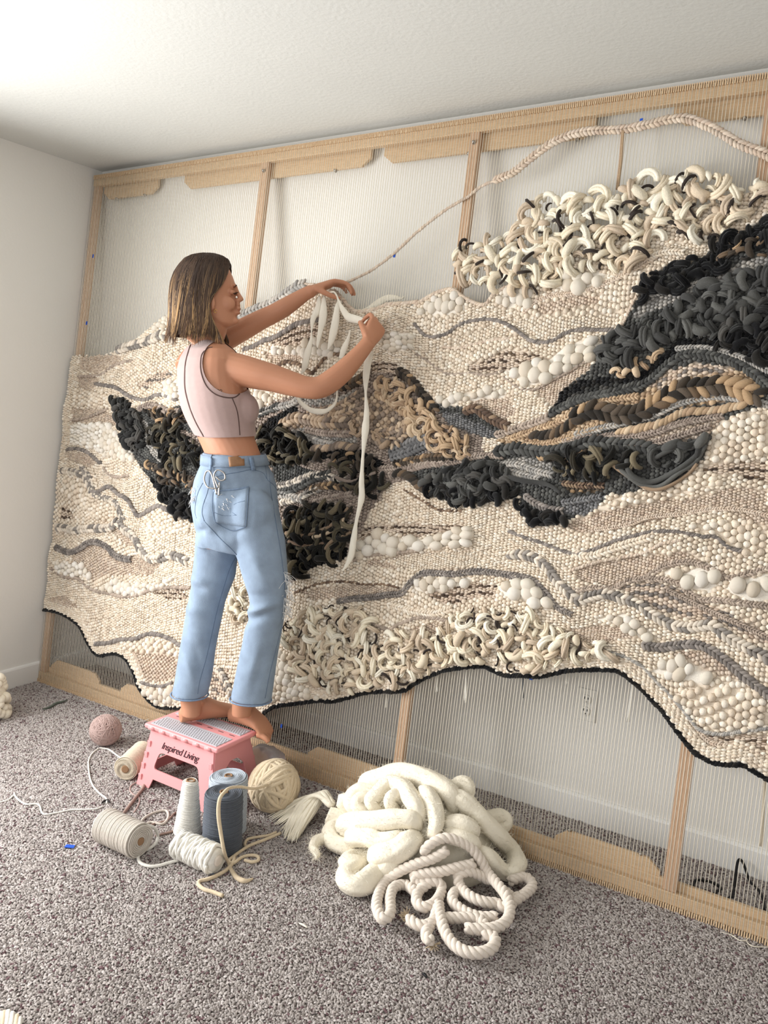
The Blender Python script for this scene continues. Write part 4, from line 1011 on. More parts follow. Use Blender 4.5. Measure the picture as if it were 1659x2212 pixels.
def remesh(mb, vox, smooth=4, fac=0.5):
    me = bpy.data.meshes.new('tmp'); V = np.vstack(mb.V); me.from_pydata([tuple(v) for v in V], [], mb.F)
    b = bmesh.new(); b.from_mesh(me); bmesh.ops.recalc_face_normals(b, faces=b.faces); b.to_mesh(me); b.free()
    ob = bpy.data.objects.new('tmp', me); COL.objects.link(ob)
    r = ob.modifiers.new('r', 'REMESH'); r.mode = 'VOXEL'; r.voxel_size = vox
    s = ob.modifiers.new('s', 'SMOOTH'); s.iterations = smooth; s.factor = fac
    dg = bpy.context.evaluated_depsgraph_get(); ev = ob.evaluated_get(dg)
    m2 = bpy.data.meshes.new_from_object(ev)
    n = len(m2.vertices); Vo = np.zeros(n*3); m2.vertices.foreach_get('co', Vo); Vo = Vo.reshape(-1, 3)
    Fo = [tuple(p.vertices) for p in m2.polygons]
    bpy.data.objects.remove(ob); bpy.data.meshes.remove(me); bpy.data.meshes.remove(m2)
    return Vo, Fo
def normals(V, F):
    N = np.zeros_like(V)
    Fa = np.array([f if len(f) == 4 else (*f, f[-1]) for f in F])
    a = V[Fa[:, 2]]-V[Fa[:, 0]]; b = V[Fa[:, 3]]-V[Fa[:, 1]]; fn = np.cross(a, b)
    for k in range(4): np.add.at(N, Fa[:, k], fn)
    return N/(np.linalg.norm(N, axis=1)[:, None]+1e-12)

# ---- measurements: rows of the figure (photo x-left, x-right, y, depth)
TORSO = [ # y, xl, xr, depth, depth/width ratio, facing
 (728, 432, 474, 2.850, .95, .50), (742, 418, 490, 2.850, .62, .50), (756, 398, 512, 2.850, .56, .50), (776, 387, 524, 2.850, .60, .50), (800, 382, 528, 2.850, .66, .50),
 (830, 384, 534, 2.850, .70, .50), (862, 389, 545, 2.850, .76, .50), (885, 394, 549, 2.850, .80, .52), (905, 402, 548, 2.850, .80, .54), (925, 412, 549, 2.850, .80, .56), (945, 424, 552, 2.850, .80, .58),
 (965, 433, 560, 2.850, .80, .62), (985, 441, 567, 2.852, .78, .66), (1010, 448, 566, 2.855, .74, .68)]
def torso_rings(rows, grow=0.0):
    out = []
    for y, xl, xr, d, rho, al in rows:
        f, s = body_axes(al); hw = (xr-xl)/2*d/FOC
        a = hw/math.sqrt(math.sin(al)**2+(rho*math.cos(al))**2)
        c = at(((xl+xr)/2, y), d)
        out.append((c, f*(rho*a+grow), s*(a+grow), 0))
    return out
def leg_rings(rows, bfac=1.0, grow=0.0, sx=1.0):
    return [(at(((xl+xr)/2, y), d), RH*((xr-xl)/2*d/FOC*sx+grow), FH*(b*bfac*sx+grow), 0) for y, xl, xr, d, b in rows]
HIPS = [(980, 438, 570, 2.852, .116), (1000, 438, 578, 2.855, .122), (1040, 421, 596, 2.860, .130), (1075, 414, 600, 2.862, .134), (1100, 414, 603, 2.863, .135), (1130, 418, 609, 2.864, .132), (1160, 423, 616, 2.866, .125), (1185, 424, 619, 2.867, .105)]
LLEG = [(1110, 420, 515, 2.915, .080), (1160, 424, 516, 2.920, .082), (1200, 422, 514, 2.922, .080), (1240, 416, 508, 2.923, .076), (1300, 408, 486, 2.925, .070), (1350, 399, 475, 2.925, .066), (1400, 391, 467, 2.925, .064), (1450, 381, 459, 2.920, .063), (1500, 371, 448, 2.915, .063)]
RLEG = [(1110, 500, 603, 2.800, .082), (1160, 504, 616, 2.800, .084), (1200, 512, 620, 2.802, .083), (1240, 522, 622, 2.806, .080), (1280, 534, 621, 2.812, .076), (1305, 540, 618, 2.818, .073), (1330, 537, 615, 2.826, .069), (1350, 531, 611, 2.832, .067), (1400, 522, 603, 2.846, .065), (1450, 511, 595, 2.860, .064), (1500, 500, 587, 2.874, .063), (1511, 498, 585, 2.876, .063)]

bod = MB()
bod.add(*ring_loft(torso_rings(TORSO)))
f0, s0 = body_axes(.5)
bod.add(*ring_loft(leg_rings(HIPS, .90, -.018)))
bod.add(*ring_loft(leg_rings(LLEG[:-1], .86, -.018)+[(at((411, 1500), 2.913), RH*.038, FH*.034, 0), (at((413, 1525), 2.908), RH*.036, FH*.033, 0), (at((413, 1545), 2.90), RH*.033, FH*.031, 0)]))
bod.add(*ring_loft(leg_rings(RLEG[:-2], .86, -.018)+[(at((530, 1500), 2.875), RH*.038, FH*.034, 0), (at((523, 1525), 2.880), RH*.036, FH*.033, 0), (at((521, 1545), 2.88), RH*.033, FH*.031, 0)]))
# bust
bod.add(*blob(at((524, 885), 2.795), f0*.05, s0*.05, Z3*.055)); bod.add(*blob(at((500, 880), 2.93), f0*.05, s0*.05, Z3*.055))
# neck and head
bod.add(*tube(cr([at((436, 752), 2.852), at((450, 728), 2.846), at((458, 705), 2.842), at((460, 670), 2.84)], 4), [.062]*2+[.056]*3+[.053]*8, 18))
HD = 2.84
HROWS = [(562, 470, 428, .036), (567, 484, 412, .054), (578, 495, 396, .066), (595, 503, 386, .073), (610, 508, 382, .076), (620, 510.5, 381, .0765), (630, 509, 380, .0765), (641, 508.5, 381, .0755), (655, 510, 385, .072), (668, 512, 394, .067), (679, 511.5, 407, .062), (689, 511, 424, .055), (698, 510, 445, .045), (705, 503, 466, .030), (709, 494, 478, .012)]
FA = .06
ff, fs = body_axes(FA)
bod.add(*ring_loft([(at(((xf+xb)/2, y), HD), ff*((xf-xb)/2*HD/FOC), fs*w_, .30) for y, xf, xb, w_ in HROWS], 30))
nose = cr([at(q, HD) for q in [(509, 617), (512.5, 630), (518, 641), (521.5, 646.5)]], 4)
bod.add(*tube(nose, np.linspace(.0060, .0090, len(nose)), 10))
bod.add(*blob(at((520, 647), HD), ff*.0105, fs*.0085, Z3*.0075)); bod.add(*blob(at((514, 649), HD-.008), ff*.010, fs*.007, Z3*.0075)); bod.add(*blob(at((514, 649), HD+.008), ff*.010, fs*.007, Z3*.0075))
bod.add(*blob(at((513.5, 659), HD), ff*.010, fs*.016, Z3*.010))
bod.add(*blob(at((514.5, 667.5), HD), ff*.0105, fs*.017, Z3*.0055)); bod.add(*blob(at((513.5, 676), HD), ff*.0105, fs*.016, Z3*.0060))
bod.add(*blob(at((508.5, 694), HD), ff*.014, fs*.017, Z3*.013)); bod.add(*blob(at((507, 617), HD-.026), ff*.007, fs*.020, Z3*.007)); bod.add(*blob(at((507, 617), HD+.026), ff*.007, fs*.020, Z3*.007))
bod.add(*blob(at((490, 657), HD-.030), ff*.030, fs*.018, Z3*.028)); bod.add(*blob(at((490, 657), HD+.030), ff*.030, fs*.018, Z3*.028))
bod.add(*blob(at((501, 631), HD-.030), ff*.011, fs*.011, Z3*.009)); bod.add(*blob(at((501, 631), HD+.030), ff*.011, fs*.011, Z3*.009))
for sg in (-1, 1):   # ears
    bod.add(*blob(at((458, 656), HD+sg*.070), ff*.012+fs*sg*-.003, fs*.006, Z3*.025))
# arms: (x, y, depth, radius)
RARM = [(470, 800, 2.80, .050), (495, 796, 2.775, .056), (528, 802, 2.755, .054), (560, 810, 2.742, .050), (590, 817, 2.735, .0465), (630, 829, 2.725, .0415), (662, 837, 2.720, .0375), (690, 837, 2.722, .0375), (715, 823, 2.732, .0385), (740, 803, 2.748, .0365), (765, 777, 2.768, .0315), (784, 755, 2.785, .0270), (795, 741, 2.795, .0255)]
LARM = [(402, 800, 2.925, .048), (420, 778, 2.950, .052), (448, 755, 2.975, .047), (490, 731, 2.995, .0425), (530, 709, 3.005, .040), (565, 690, 3.010, .0365), (590, 678, 3.010, .0345), (615, 664, 3.005, .0335), (640, 648, 3.000, .029), (660, 635, 2.995, .0245), (674, 628, 2.992, .0235)]
for A_ in (RARM, LARM):
    p = cr(np.array([[*at((x, y), d), r] for x, y, d, r in A_]), 4)
    bod.add(*tube(p[:, :3], p[:, 3], 18))
def hand(Wp, d, n, s, curls, thumb, sc=1.0, spread=.05, mids=None):
    """wrist, direction to knuckles, palm normal, thumb side"""
    d = d/np.linalg.norm(d); n = n-d*(n @ d); n /= np.linalg.norm(n); s_ = np.cross(d, n); s_ = s_*np.sign(s_ @ s)
    for k, t in enumerate(np.linspace(0, 1, 5)):
        pass
    P = [Wp+d*t for t in (-.012, .015, .045, .075, .092)]
    ring = [(P[0], s_*.0255, n*.022, 0), (P[1], s_*.029, n*.0195, 0), (P[2], s_*.0375, n*.0165, 0), (P[3], s_*.0405, n*.0145, 0), (P[4], s_*.037, n*.010, 0)]
    bod.add(*ring_loft([(c, a*sc, b*sc, t) for c, a, b, t in ring], 16))
    tips = []
    for i, (lat, lon, L) in enumerate(((.029, .088, 1.0), (.0098, .092, 1.1), (-.0098, .089, 1.03), (-.028, .081, .82))):
        p = Wp+(s_*lat+d*lon)*sc; pts = [p-d*.02, p]; a = 0; rad = [.0092, .0094]
        cl = curls[i]
        for j, ln in enumerate((.043, .026, .021)):
            a += cl[j]; dd = (d*math.cos(a)+n*math.sin(a))+s_*spread*(1.5-i)*(.6 if j else 1.0)
            dd /= np.linalg.norm(dd); p = p+dd*ln*L*sc; pts.append(p); rad.append((.0084, .0076, .0060)[j])
        pr = cr(np.array([[*q, r*sc] for q, r in zip(pts, rad)]), 4)
        bod.add(*tube(pr[:, :3], pr[:, 3], 10)); tips.append(pts[-1])
    p = Wp+(s_*.022+d*.018)*sc; pts = [p-d*.008, p]; rad = [.013, .0135]
    for j, (ln, v) in enumerate(zip((.040, .032, .026), thumb)):
        v = d*v[0]+s_*v[1]+n*v[2]; v /= np.linalg.norm(v); p = p+v*ln*sc; pts.append(p); rad.append((.0105, .0092, .0068)[j])
    pr = cr(np.array([[*q, r*sc] for q, r in zip(pts, rad)]), 4); bod.add(*tube(pr[:, :3], pr[:, 3], 10)); tips.append(pts[-1])
    return tips
rw = at((795, 741), 2.795)
r_tips = hand(rw, at((817, 700), 2.832)-rw, at((770, 716), 2.93)-rw, UP-.5*RT,
              [(.75, 1.35, .8), (.85, 1.4, .8), (.95, 1.4, .8), (1.05, 1.4, .8)], [(.75, .55, .45), (.85, .05, .8), (.5, -.3, .9)], .98, .03)
lw = at((674, 628), 2.992)
l_tips = hand(lw, at((716, 612), 3.0)-lw, -UP*1.0+RT*.25+FW*.15, -FW,
              [(.55, .75, .35), (.55, .65, .35), (.55, .6, .3), (.5, .55, .3)], [(.55, .35, .75), (.75, .1, .75), (.8, -.1, .6)], .98, .06)
# feet
def foot(heel, toe, ball, ank, drop, fs_=1.0):
    heel, toe, ball = map(np.asarray, (heel, toe, ball))
    d = toe-heel; L = np.linalg.norm(d[:2]); dh = np.array([d[0], d[1], 0])/L; sd = np.cross(dh, Z3)
    prof = [(-.012, .022, .012, .020), (0.0, .028, .028, .026), (.03, .040, .032, .030), (.06, .046, .031, .032), (.095, .040, .033, .036), (.13, .030, .024, .040), (.165, .023, .018, .043), (.195, .017, .013, .042), (.21, .013, .011, .036)]
    rings = []
    for s, h, _, w_ in prof:
        q = heel+dh*s*fs_+Z3*(h)-Z3*max(0, s-.155)*drop; rings.append((q, sd*w_, Z3*h*.98, 0))
    bod.add(*ring_loft(rings, 18))
    top = at(ank[:2], ank[2])
    pp = cr(np.array([[*(top+Z3*.06), .033], [*top, .031], [*(heel+dh*.045+Z3*.07), .034], [*(heel+dh*.05+Z3*.04), .034]]), 4)
    bod.add(*tube(pp[:, :3], pp[:, 3], 14)); bod.add(*blob(heel+dh*.012+Z3*.032, dh*.030, sd*.028, Z3*.031))
    bod.add(*blob(heel+dh*.052+Z3*.075+sd*.026, dh*.014, sd*.012, Z3*.013))
    for i in range(5):
        lat = (.030, .012, -.003, -.017, -.030)[i]; ln = (.040, .036, .032, .027, .021)[i]; r0 = (.0115, .0085, .008, .0075, .0075)[i]
        b = heel+dh*(.198-.006*i)*fs_+sd*(-lat*ball[0])+Z3*.012-Z3*.045*drop
        t = b+dh*ln*fs_+Z3*(-.002)-Z3*drop*.030
        pr = cr(np.array([[*(b-dh*.02), r0], [*b, r0], [*(b*.4+t*.6+Z3*.004), r0*.95], [*t, r0*.8]]), 3)
        bod.add(*tube(pr[:, :3], pr[:, 3], 9))
ST = 0.2265
hl = fl((396, 1560), ST); hr = fl((502, 1559), ST)
foot(hl, hl+np.array([.105, .20, 0]), (1.0, 0, 0), (413, 1518, 2.912), 0.0)
foot(hr, hr+np.array([.222, .030, 0]), (-1.0, 0, 0), (521, 1524, 2.885), 0.50, .74)
BV, BF = remesh(bod, 0.0035, 5, .5)
person = mk('person', BV, BF, M_skin, None, label='barefoot person with brown bob, sleeveless crop top and light jeans standing on the stool weaving', cat='person')

# ---- crop top
tp = MB()
trow = [r for r in TORSO if 738 <= r[0] <= 945]
trow = [(736, 424, 480, 2.850, .80, .50)]+trow[0:]
tp.add(*ring_loft(torso_rings(trow, .0075)))
tp.add(*blob(at((524, 885), 2.795), f0*.058, s0*.058, Z3*.062)); tp.add(*blob(at((500, 880), 2.93), f0*.058, s0*.058, Z3*.062))
TV, TF = remesh(tp, 0.005, 6, .5)
bmt = bmesh.new(); tme = bpy.data.meshes.new('t'); tme.from_pydata([tuple(v) for v in TV], [], TF); bmt.from_mesh(tme)
def cut(bm_, p0, nrm):
    bmesh.ops.bisect_plane(bm_, geom=bm_.verts[:]+bm_.edges[:]+bm_.faces[:], plane_co=tuple(p0), plane_no=tuple(nrm), clear_outer=True, dist=1e-6)
h1, h2 = at((421, 944), 2.85), at((555, 941), 2.85)
cut(bmt, h1, np.cross(h2-h1, FH)*1.0 if np.cross(h2-h1, FH)[2] < 0 else -np.cross(h2-h1, FH))
bmt.to_mesh(tme); bmt.free()
tob = bpy.data.objects.new('crop_top', tme); COL.objects.link(tob)
def cutter(c, ax, r, L, sy=1.0, tilt=None):
    ax = np.asarray(ax)/np.linalg.norm(ax)
    a = np.cross(ax, Z3); a /= np.linalg.norm(a); b = np.cross(a, ax); n = 40
    th = np.arange(n)*2*math.pi/n
    r1 = c+r*(np.cos(th)[:, None]*a+sy*np.sin(th)[:, None]*b)
    V = np.vstack([r1-ax*.005, r1+ax*L]); F = [tuple(range(n)), tuple(range(2*n-1, n-1, -1))]+[(i, n+i, n+(i+1) % n, (i+1) % n) for i in range(n)]
    me = bpy.data.meshes.new('c'); me.from_pydata([tuple(v) for v in V], [], F)
    b2 = bmesh.new(); b2.from_mesh(me); bmesh.ops.recalc_face_normals(b2, faces=b2.faces); b2.to_mesh(me); b2.free()
    o = bpy.data.objects.new('c', me); COL.objects.link(o); return o
cuts = [cutter(at((489, 802), 2.83), -FW*.92+RT*.30+UP*.05, .092, .30, 1.12), cutter(at((410, 790), 2.90), FW*.9-RT*.30, .085, .3, 1.1)]
for c_ in cuts:
    b_ = tob.modifiers.new('b', 'BOOLEAN'); b_.operation = 'DIFFERENCE'; b_.object = c_; b_.solver = 'EXACT'
dg = bpy.context.evaluated_depsgraph_get(); m2 = bpy.data.meshes.new_from_object(tob.evaluated_get(dg))
n_ = len(m2.vertices); TV = np.zeros(n_*3); m2.vertices.foreach_get('co', TV); TV = TV.reshape(-1, 3); TF = [tuple(p_.vertices) for p_ in m2.polygons]
for o in cuts+[tob]: bpy.data.objects.remove(o)
# drop the faces that the boolean left inside (they face the skin)
body_bvh = BVHTree.FromPolygons([tuple(v) for v in BV], BF)
keepF = []
for f in TF:
    c = TV[list(f)].mean(0); loc, nr, ix, dist = body_bvh.find_nearest(tuple(c))
    if (Vector(tuple(c))-loc).dot(nr) > 0.001: keepF.append(f)
top_ob = mk('crop_top', TV, keepF, M_top, person, label='sleeveless dusty mauve cropped top with brown binding')
top_bvh = BVHTree.FromPolygons([tuple(v) for v in TV], keepF)
def cast(bvh, q, lift=.001):
    if isinstance(bvh, tuple):
        for b_ in bvh:
            p_ = cast(b_, q, lift)
            if p_ is not None: return p_
        return None
    d = Vector(tuple(ray(q)/np.linalg.norm(ray(q)))); loc, nr, ix, ds = bvh.ray_cast(Vector(tuple(CAM)), d)
    if loc is None: return None
    if nr.dot(d) > 0: nr = -nr
    return np.array(loc)+np.array(nr)*lift
def seam(name, bvh, pts, r, m_, parent, lift=.0006, n=6, sides=6, flat=None, label=None):
    px_ = cr(np.array(pts, float), n); P = [cast(bvh, q, lift) for q in px_]; P = [p for p in P if p is not None]
    if len(P) < 3: return None
    # drop outliers that skipped to another surface
    out = [P[0]]
    for p in P[1:]:
        if np.linalg.norm(p-out[-1]) < .06: out.append(p)
        elif len(out) < 3: out = [p]
    if len(out) < 3: return None
    out = np.array(out); out[1:-1] = (out[:-2]+out[1:-1]*2+out[2:])/4
    if isinstance(r, tuple): r = np.linspace(r[0], r[1], len(out))
    V, F = tube(out, r, sides); o = mk(name, V, F, m_, parent)
    if label: o['label'] = label
    return o
def gq(pts): return [(330+.3436*a, 500+.3436*b) for a, b in pts]
seam('back_binding', top_bvh, gq([(238, 712), (222, 760), (205, 830), (200, 920), (203, 990), (218, 1060), (240, 1130), (270, 1200), (300, 1255), (320, 1290)]), .0058, M_trimtop, top_ob, -.0036, label='dark brown ribbon down the back')
seam('side_seam', top_bvh, gq([(500, 1050), (515, 1085), (528, 1120), (538, 1170), (543, 1220), (548, 1280)]), .0018, M_trimtop, top_ob, 0)
seam('armhole_binding', (top_bvh, body_bvh), gq([(375, 728), (345, 735), (308, 775), (300, 850), (312, 915), (340, 975), (385, 1018), (440, 1040), (505, 1045), (545, 1020), (570, 975)]), .0022, M_trimtop, top_ob, 0)
seam('hem_edge', top_bvh, gq([(272, 1284), (330, 1298), (400, 1306), (470, 1304), (540, 1296), (600, 1288), (648, 1278)]), .0022, M_trimtop, top_ob, -.0006)

# ---- jeans
jn = MB()
jn.add(*ring_loft(leg_rings(HIPS))); jn.add(*ring_loft(leg_rings(LLEG, 1.0, .0))); jn.add(*ring_loft(leg_rings(RLEG, 1.0, .0)))
jn.add(*blob(at((470, 1115), 2.80), RH*.075, FH*.075, Z3*.085)); jn.add(*blob(at((545, 1110), 2.77), RH*.08, FH*.07, Z3*.09))
JV, JF = remesh(jn, 0.0052, 9, .5)
JN = normals(JV, JF)
def px_of(P):
    d = P-CAM; z = d @ FW; return PW/2+FOC*(d @ RT)/z, PH/2-FOC*(d @ UP)/z
jx, jy = px_of(JV)
def wr(x0, y0, x1, y1, wd, amp):            # one fold line of the cloth: a ridge between two measured points
    dx, dy = x1-x0, y1-y0; L2 = dx*dx+dy*dy; t = np.clip(((jx-x0)*dx+(jy-y0)*dy)/L2, -.15, 1.15)
    d = np.hypot(jx-(x0+t*dx), jy-(y0+t*dy)); return amp*np.exp(-(d/wd)**2)*np.clip(1.15-np.abs(t-.5)*1.6, 0, 1)
near = ((JV-CAM) @ FW) < 2.90
disp = np.zeros(len(JV))
for a in [(530, 1325, 604, 1302, 9, .012), (526, 1345, 596, 1320, 10, -.010), (540, 1285, 600, 1290, 9, -.007), (545, 1200, 575, 1260, 12, .006), (500, 1165, 560, 1140, 14, .007), (505, 1150, 470, 1130, 10, -.006), (560, 1400, 535, 1480, 12, .005), (580, 1380, 545, 1500, 10, -.004),
          (415, 1250, 450, 1262, 9, .008), (412, 1268, 446, 1275, 8, -.006), (400, 1310, 436, 1330, 9, .006), (430, 1180, 470, 1200, 9, -.006), (420, 1150, 450, 1145, 8, -.007), (395, 1400, 420, 1480, 9, .005), (420, 1390, 440, 1470, 9, -.004), (470, 1165, 515, 1200, 10, .006), (440, 1010, 430, 1050, 8, .004), (595, 1010, 575, 1050, 9, .005)]:
    disp += wr(*a)
nzv = np.array([mnoise.noise(Vector((float(v[0])*14, float(v[1])*14, float(v[2])*7))) for v in JV])
disp += nzv*.0035
JV = JV+JN*disp[:, None]
jeans = mk('jeans', JV, JF, M_denim, person, label='light blue straight leg jeans with frayed rips')
j_bvh = BVHTree.FromPolygons([tuple(v) for v in JV], JF)
def c2(pts): return [(340+.3164*a, 920+.3164*b) for a, b in pts]
def strip_patch(name, bvh, quad, nx, ny, m_, parent, lift=.003, label=None):
    """cloth patch laid on the surface: a grid between four measured corners, with thickness"""
    q = np.array(quad, float); P = []; 
    for j in range(ny+1):
        for i in range(nx+1):
            s, t = i/nx, j/ny; p = (q[0]*(1-s)+q[1]*s)*(1-t)+(q[3]*(1-s)+q[2]*s)*t
            c = cast(bvh, p, lift); P.append(c if c is not None else (P[-1] if P else None))
    if any(p is None for p in P): return None
    P = np.array(P); n = (nx+1)*(ny+1); nd = -FW*.0 
    F = [(j*(nx+1)+i, j*(nx+1)+i+1, (j+1)*(nx+1)+i+1, (j+1)*(nx+1)+i) for j in range(ny) for i in range(nx)]
    o = mk(name, P, F, m_, parent); md = o.modifiers.new('thickness', 'SOLIDIFY'); md.thickness = .0022; md.offset = 0
    if label: o['label'] = label
    return o
wb = c2([(318, 190), (400, 205), (480, 212), (560, 205), (640, 195), (735, 185)])
# waistband ring
f_, s_ = body_axes(.66)
def ringpts(y, xl, xr, d, grow, n=48, b=.104):
    c = at(((xl+xr)/2, y), d); th = np.arange(n)*2*math.pi/n
    return np.array([c+math.cos(t)*RH*((xr-xl)/2*d/FOC+grow)+math.sin(t)*FH*(b+grow)+Z3*(.006*math.cos(t)) for t in th])
n = 48; r1 = ringpts(981, 439, 570, 2.852, .006, b=.116); r2 = ringpts(1003, 438.5, 577, 2.855, .008, b=.123); r0 = ringpts(981, 439, 570, 2.852, .001, b=.116); r3 = ringpts(1003, 438.5, 577, 2.855, .001, b=.123)
V = np.vstack([r0, r1, r2, r3]); F = [(k*n+i, k*n+(i+1) % n, ((k+1) % 4)*n+(i+1) % n, ((k+1) % 4)*n+i) for k in range(4) for i in range(n)]
waist = mk('waistband', V, F, M_denim, jeans)
w_bvh = BVHTree.FromPolygons([tuple(v) for v in V], F)
strip_patch('leather_patch', w_bvh, c2([(484, 212), (590, 203), (594, 272), (492, 280)]), 6, 3, M_leather, jeans, .002, 'brown leather waist patch')
for q in ([(368, 205), (384, 205), (378, 305), (362, 305)], [(618, 200), (646, 196), (664, 305), (636, 305)]):
    P = [(np.array(q[0])*(1-t)+np.array(q[3])*t, np.array(q[1])*(1-t)+np.array(q[2])*t) for t in np.linspace(0, 1, 6)]
    row = []
    for a, b in P:
        for z in c2([tuple(a), tuple(b)]):
            p = cast(w_bvh, z, .004); p = p if p is not None else cast(j_bvh, z, .006); row.append(p)
    if all(p is not None for p in row):
        o = mk('belt_loop', np.array(row), [(2*i, 2*i+1, 2*i+3, 2*i+2) for i in range(5)], M_denim2, jeans); md = o.modifiers.new('t', 'SOLIDIFY'); md.thickness = .003
pk = strip_patch('back_pocket', j_bvh, c2([(388, 440), (625, 420), (610, 690), (398, 660)]), 10, 10, M_denim, jeans, .0035)
for nm, pts, r, mm in (
  ('pocket_hem', [(385, 445), (470, 440), (550, 432), (625, 420)], .0028, M_denim2), ('pocket_seam', [(625, 420), (618, 520), (612, 610), (604, 690)], .0012, M_stitch),
  ('pocket_seam', [(604, 690), (560, 705), (515, 716), (460, 695), (400, 660)], .0012, M_stitch), ('pocket_seam', [(385, 445), (378, 520), (380, 590), (400, 660)], .0012, M_stitch),
  ('pocket_stitching', [(500, 600), (510, 560), (545, 530), (600, 515)], .0010, M_stitch), ('pocket_stitching', [(385, 590), (440, 610), (500, 612), (545, 608)], .0010, M_stitch), ('pocket_stitching', [(500, 560), (520, 590), (545, 610)], .0010, M_stitch)):
    seam(nm, j_bvh, c2(pts), r, mm, jeans, .004)
for pts, r, mm in (([(760, 280), (770, 420), (790, 540), (815, 700), (840, 850), (860, 1000), (870, 1130)], .0013, M_stitch), ([(870, 1150), (868, 1300), (840, 1400), (800, 1560), (765, 1700), (735, 1860)], .0012, M_stitch),
                   ([(320, 650), (305, 590), (318, 520), (345, 440), (365, 300)], .0012, M_stitch), ([(390, 350), (470, 330), (560, 315), (640, 300), (720, 320), (745, 360)], .0010, M_stitch),
                   ([(320, 650), (370, 705), (440, 780), (505, 840), (540, 880)], .0012, M_stitch), ([(540, 890), (500, 960), (460, 1080), (410, 1250), (370, 1430), (330, 1600), (290, 1740), (275, 1830)], .0010, M_stitch),
                   ([(310, 390), (280, 450), (262, 520), (258, 590), (268, 630)], .0012, M_stitch), ([(735, 270), (745, 330), (752, 370), (790, 400), (815, 440)], .0010, M_stitch)):
    seam('seam', j_bvh, c2(pts), r, mm, jeans, .0002)
def hem_tube(row, r, nm):
    c, A, B, _ = leg_rings([row])[0]; th = np.linspace(0, 2*math.pi, 40)
    V, F = tube(np.array([c+math.cos(t)*A*1.03+math.sin(t)*B*1.03 for t in th]), r, 8, flat=(1, 1.6) if False else None); mk(nm, V, F, M_denim2, jeans)
hem_tube(LLEG[-1], .0030, 'hem'); hem_tube(RLEG[-1], .0030, 'hem')
def frays(nm, pts, n, L, spread, bvh, dirn):
    mb = MB()
    for i in range(n):
        q = np.array(random.choice(pts))+np.random.default_rng(i).normal(0, spread, 2); p = cast(bvh, q, .002)
        if p is None: continue
        dv = np.asarray(dirn)+np.random.default_rng(i+99).normal(0, .5, 3); dv /= np.linalg.norm(dv); l = L*random.uniform(.5, 1.2)
        mb.add(*tube(cr(np.array([p, p+dv*l*.5+Z3*-.002, p+dv*l-Z3*l*.4]), 3), .0008, 4))
    if mb.n: mb.build(nm, M_fray, jeans, label='white frayed threads at a rip')
frays('frayed_rip', c2([(430, 490), (470, 492), (510, 485), (450, 520), (480, 545), (430, 555)]), 70, .014, 3.0, j_bvh, RT)
frays('frayed_rip', c2([(872, 1010), (876, 1060), (876, 1120), (872, 1180), (866, 1230), (862, 1280)]), 90, .034, 2.5, j_bvh, RT*.8-UP*.5)
frays('frayed_rip', c2([(262, 430), (255, 480), (250, 500)]), 24, .022, 2.0, j_bvh, -RT*.6-UP*.8)
frays('frayed_rip', c2([(815, 450), (822, 500), (826, 540)]), 16, .012, 2.0, j_bvh, RT)

# ---- hair: side-swept bob
HRW = [(549, 428, 468, .030), (553, 412, 482, .055), (560, 399, 494, .072), (572, 388, 499, .082), (590, 377, 499, .089), (610, 371, 499, .093), (630, 369, 498, .0945), (650, 369, 496, .095), (675, 369, 494, .095), (700, 368, 494, .096), (718, 366, 494, .098), (735, 363, 494, .100), (745, 362, 496, .101)]
HRY = np.array([h[0] for h in HRW]); 
def hair_pt(y, th, sg, scl=1.0):
    xb = np.interp(y, HRY, [h[1] for h in HRW]); xf = np.interp(y, HRY, [h[2] for h in HRW]); w_ = np.interp(y, HRY, [h[3] for h in HRW])
    lim = np.interp(y, [549, 560, 575, 585, 600, 620, 634, 643, 650, 668, 690, 712, 738, 748], [480, 495, 499, 497, 493, 487, 478, 470, 460, 461, 465, 475, 487, 488])
    xc, a = (xb+xf)/2, (xf-xb)/2
    cmax = np.clip((lim-xc)/a, -1, .995)
    c = min(math.cos(th), cmax); s = math.sqrt(max(0, 1-c*c)) if math.cos(th) > cmax else math.sin(th)
    return at((xc+a*c*scl, y), HD)+FH*(sg*w_*s*scl)
mbh = MB(); cmid, cdark, cblond = lin((92, 70, 54)), lin((50, 36, 30)), lin((186, 150, 106))
for sg in (-1, 1):      # inner cap
    ys = np.linspace(549, 726, 26); ths = np.linspace(.02, math.pi, 26)
    P = np.array([[hair_pt(y, t, sg, .965) for t in ths] for y in ys]).reshape(-1, 3)
    F = [(j*26+i, j*26+i+1, (j+1)*26+i+1, (j+1)*26+i) for j in range(25) for i in range(25)]
    mbh.add(P, F, cdark)
clumps = []
for k in range(150):
    clumps.append((-1 if random.random() < .62 else 1, random.uniform(0, math.pi), random.gauss(731, 8), random.gauss(0, .18), random.uniform(-.09, .09), random.uniform(0, 6), random.uniform(-.012, .045), random.random()))
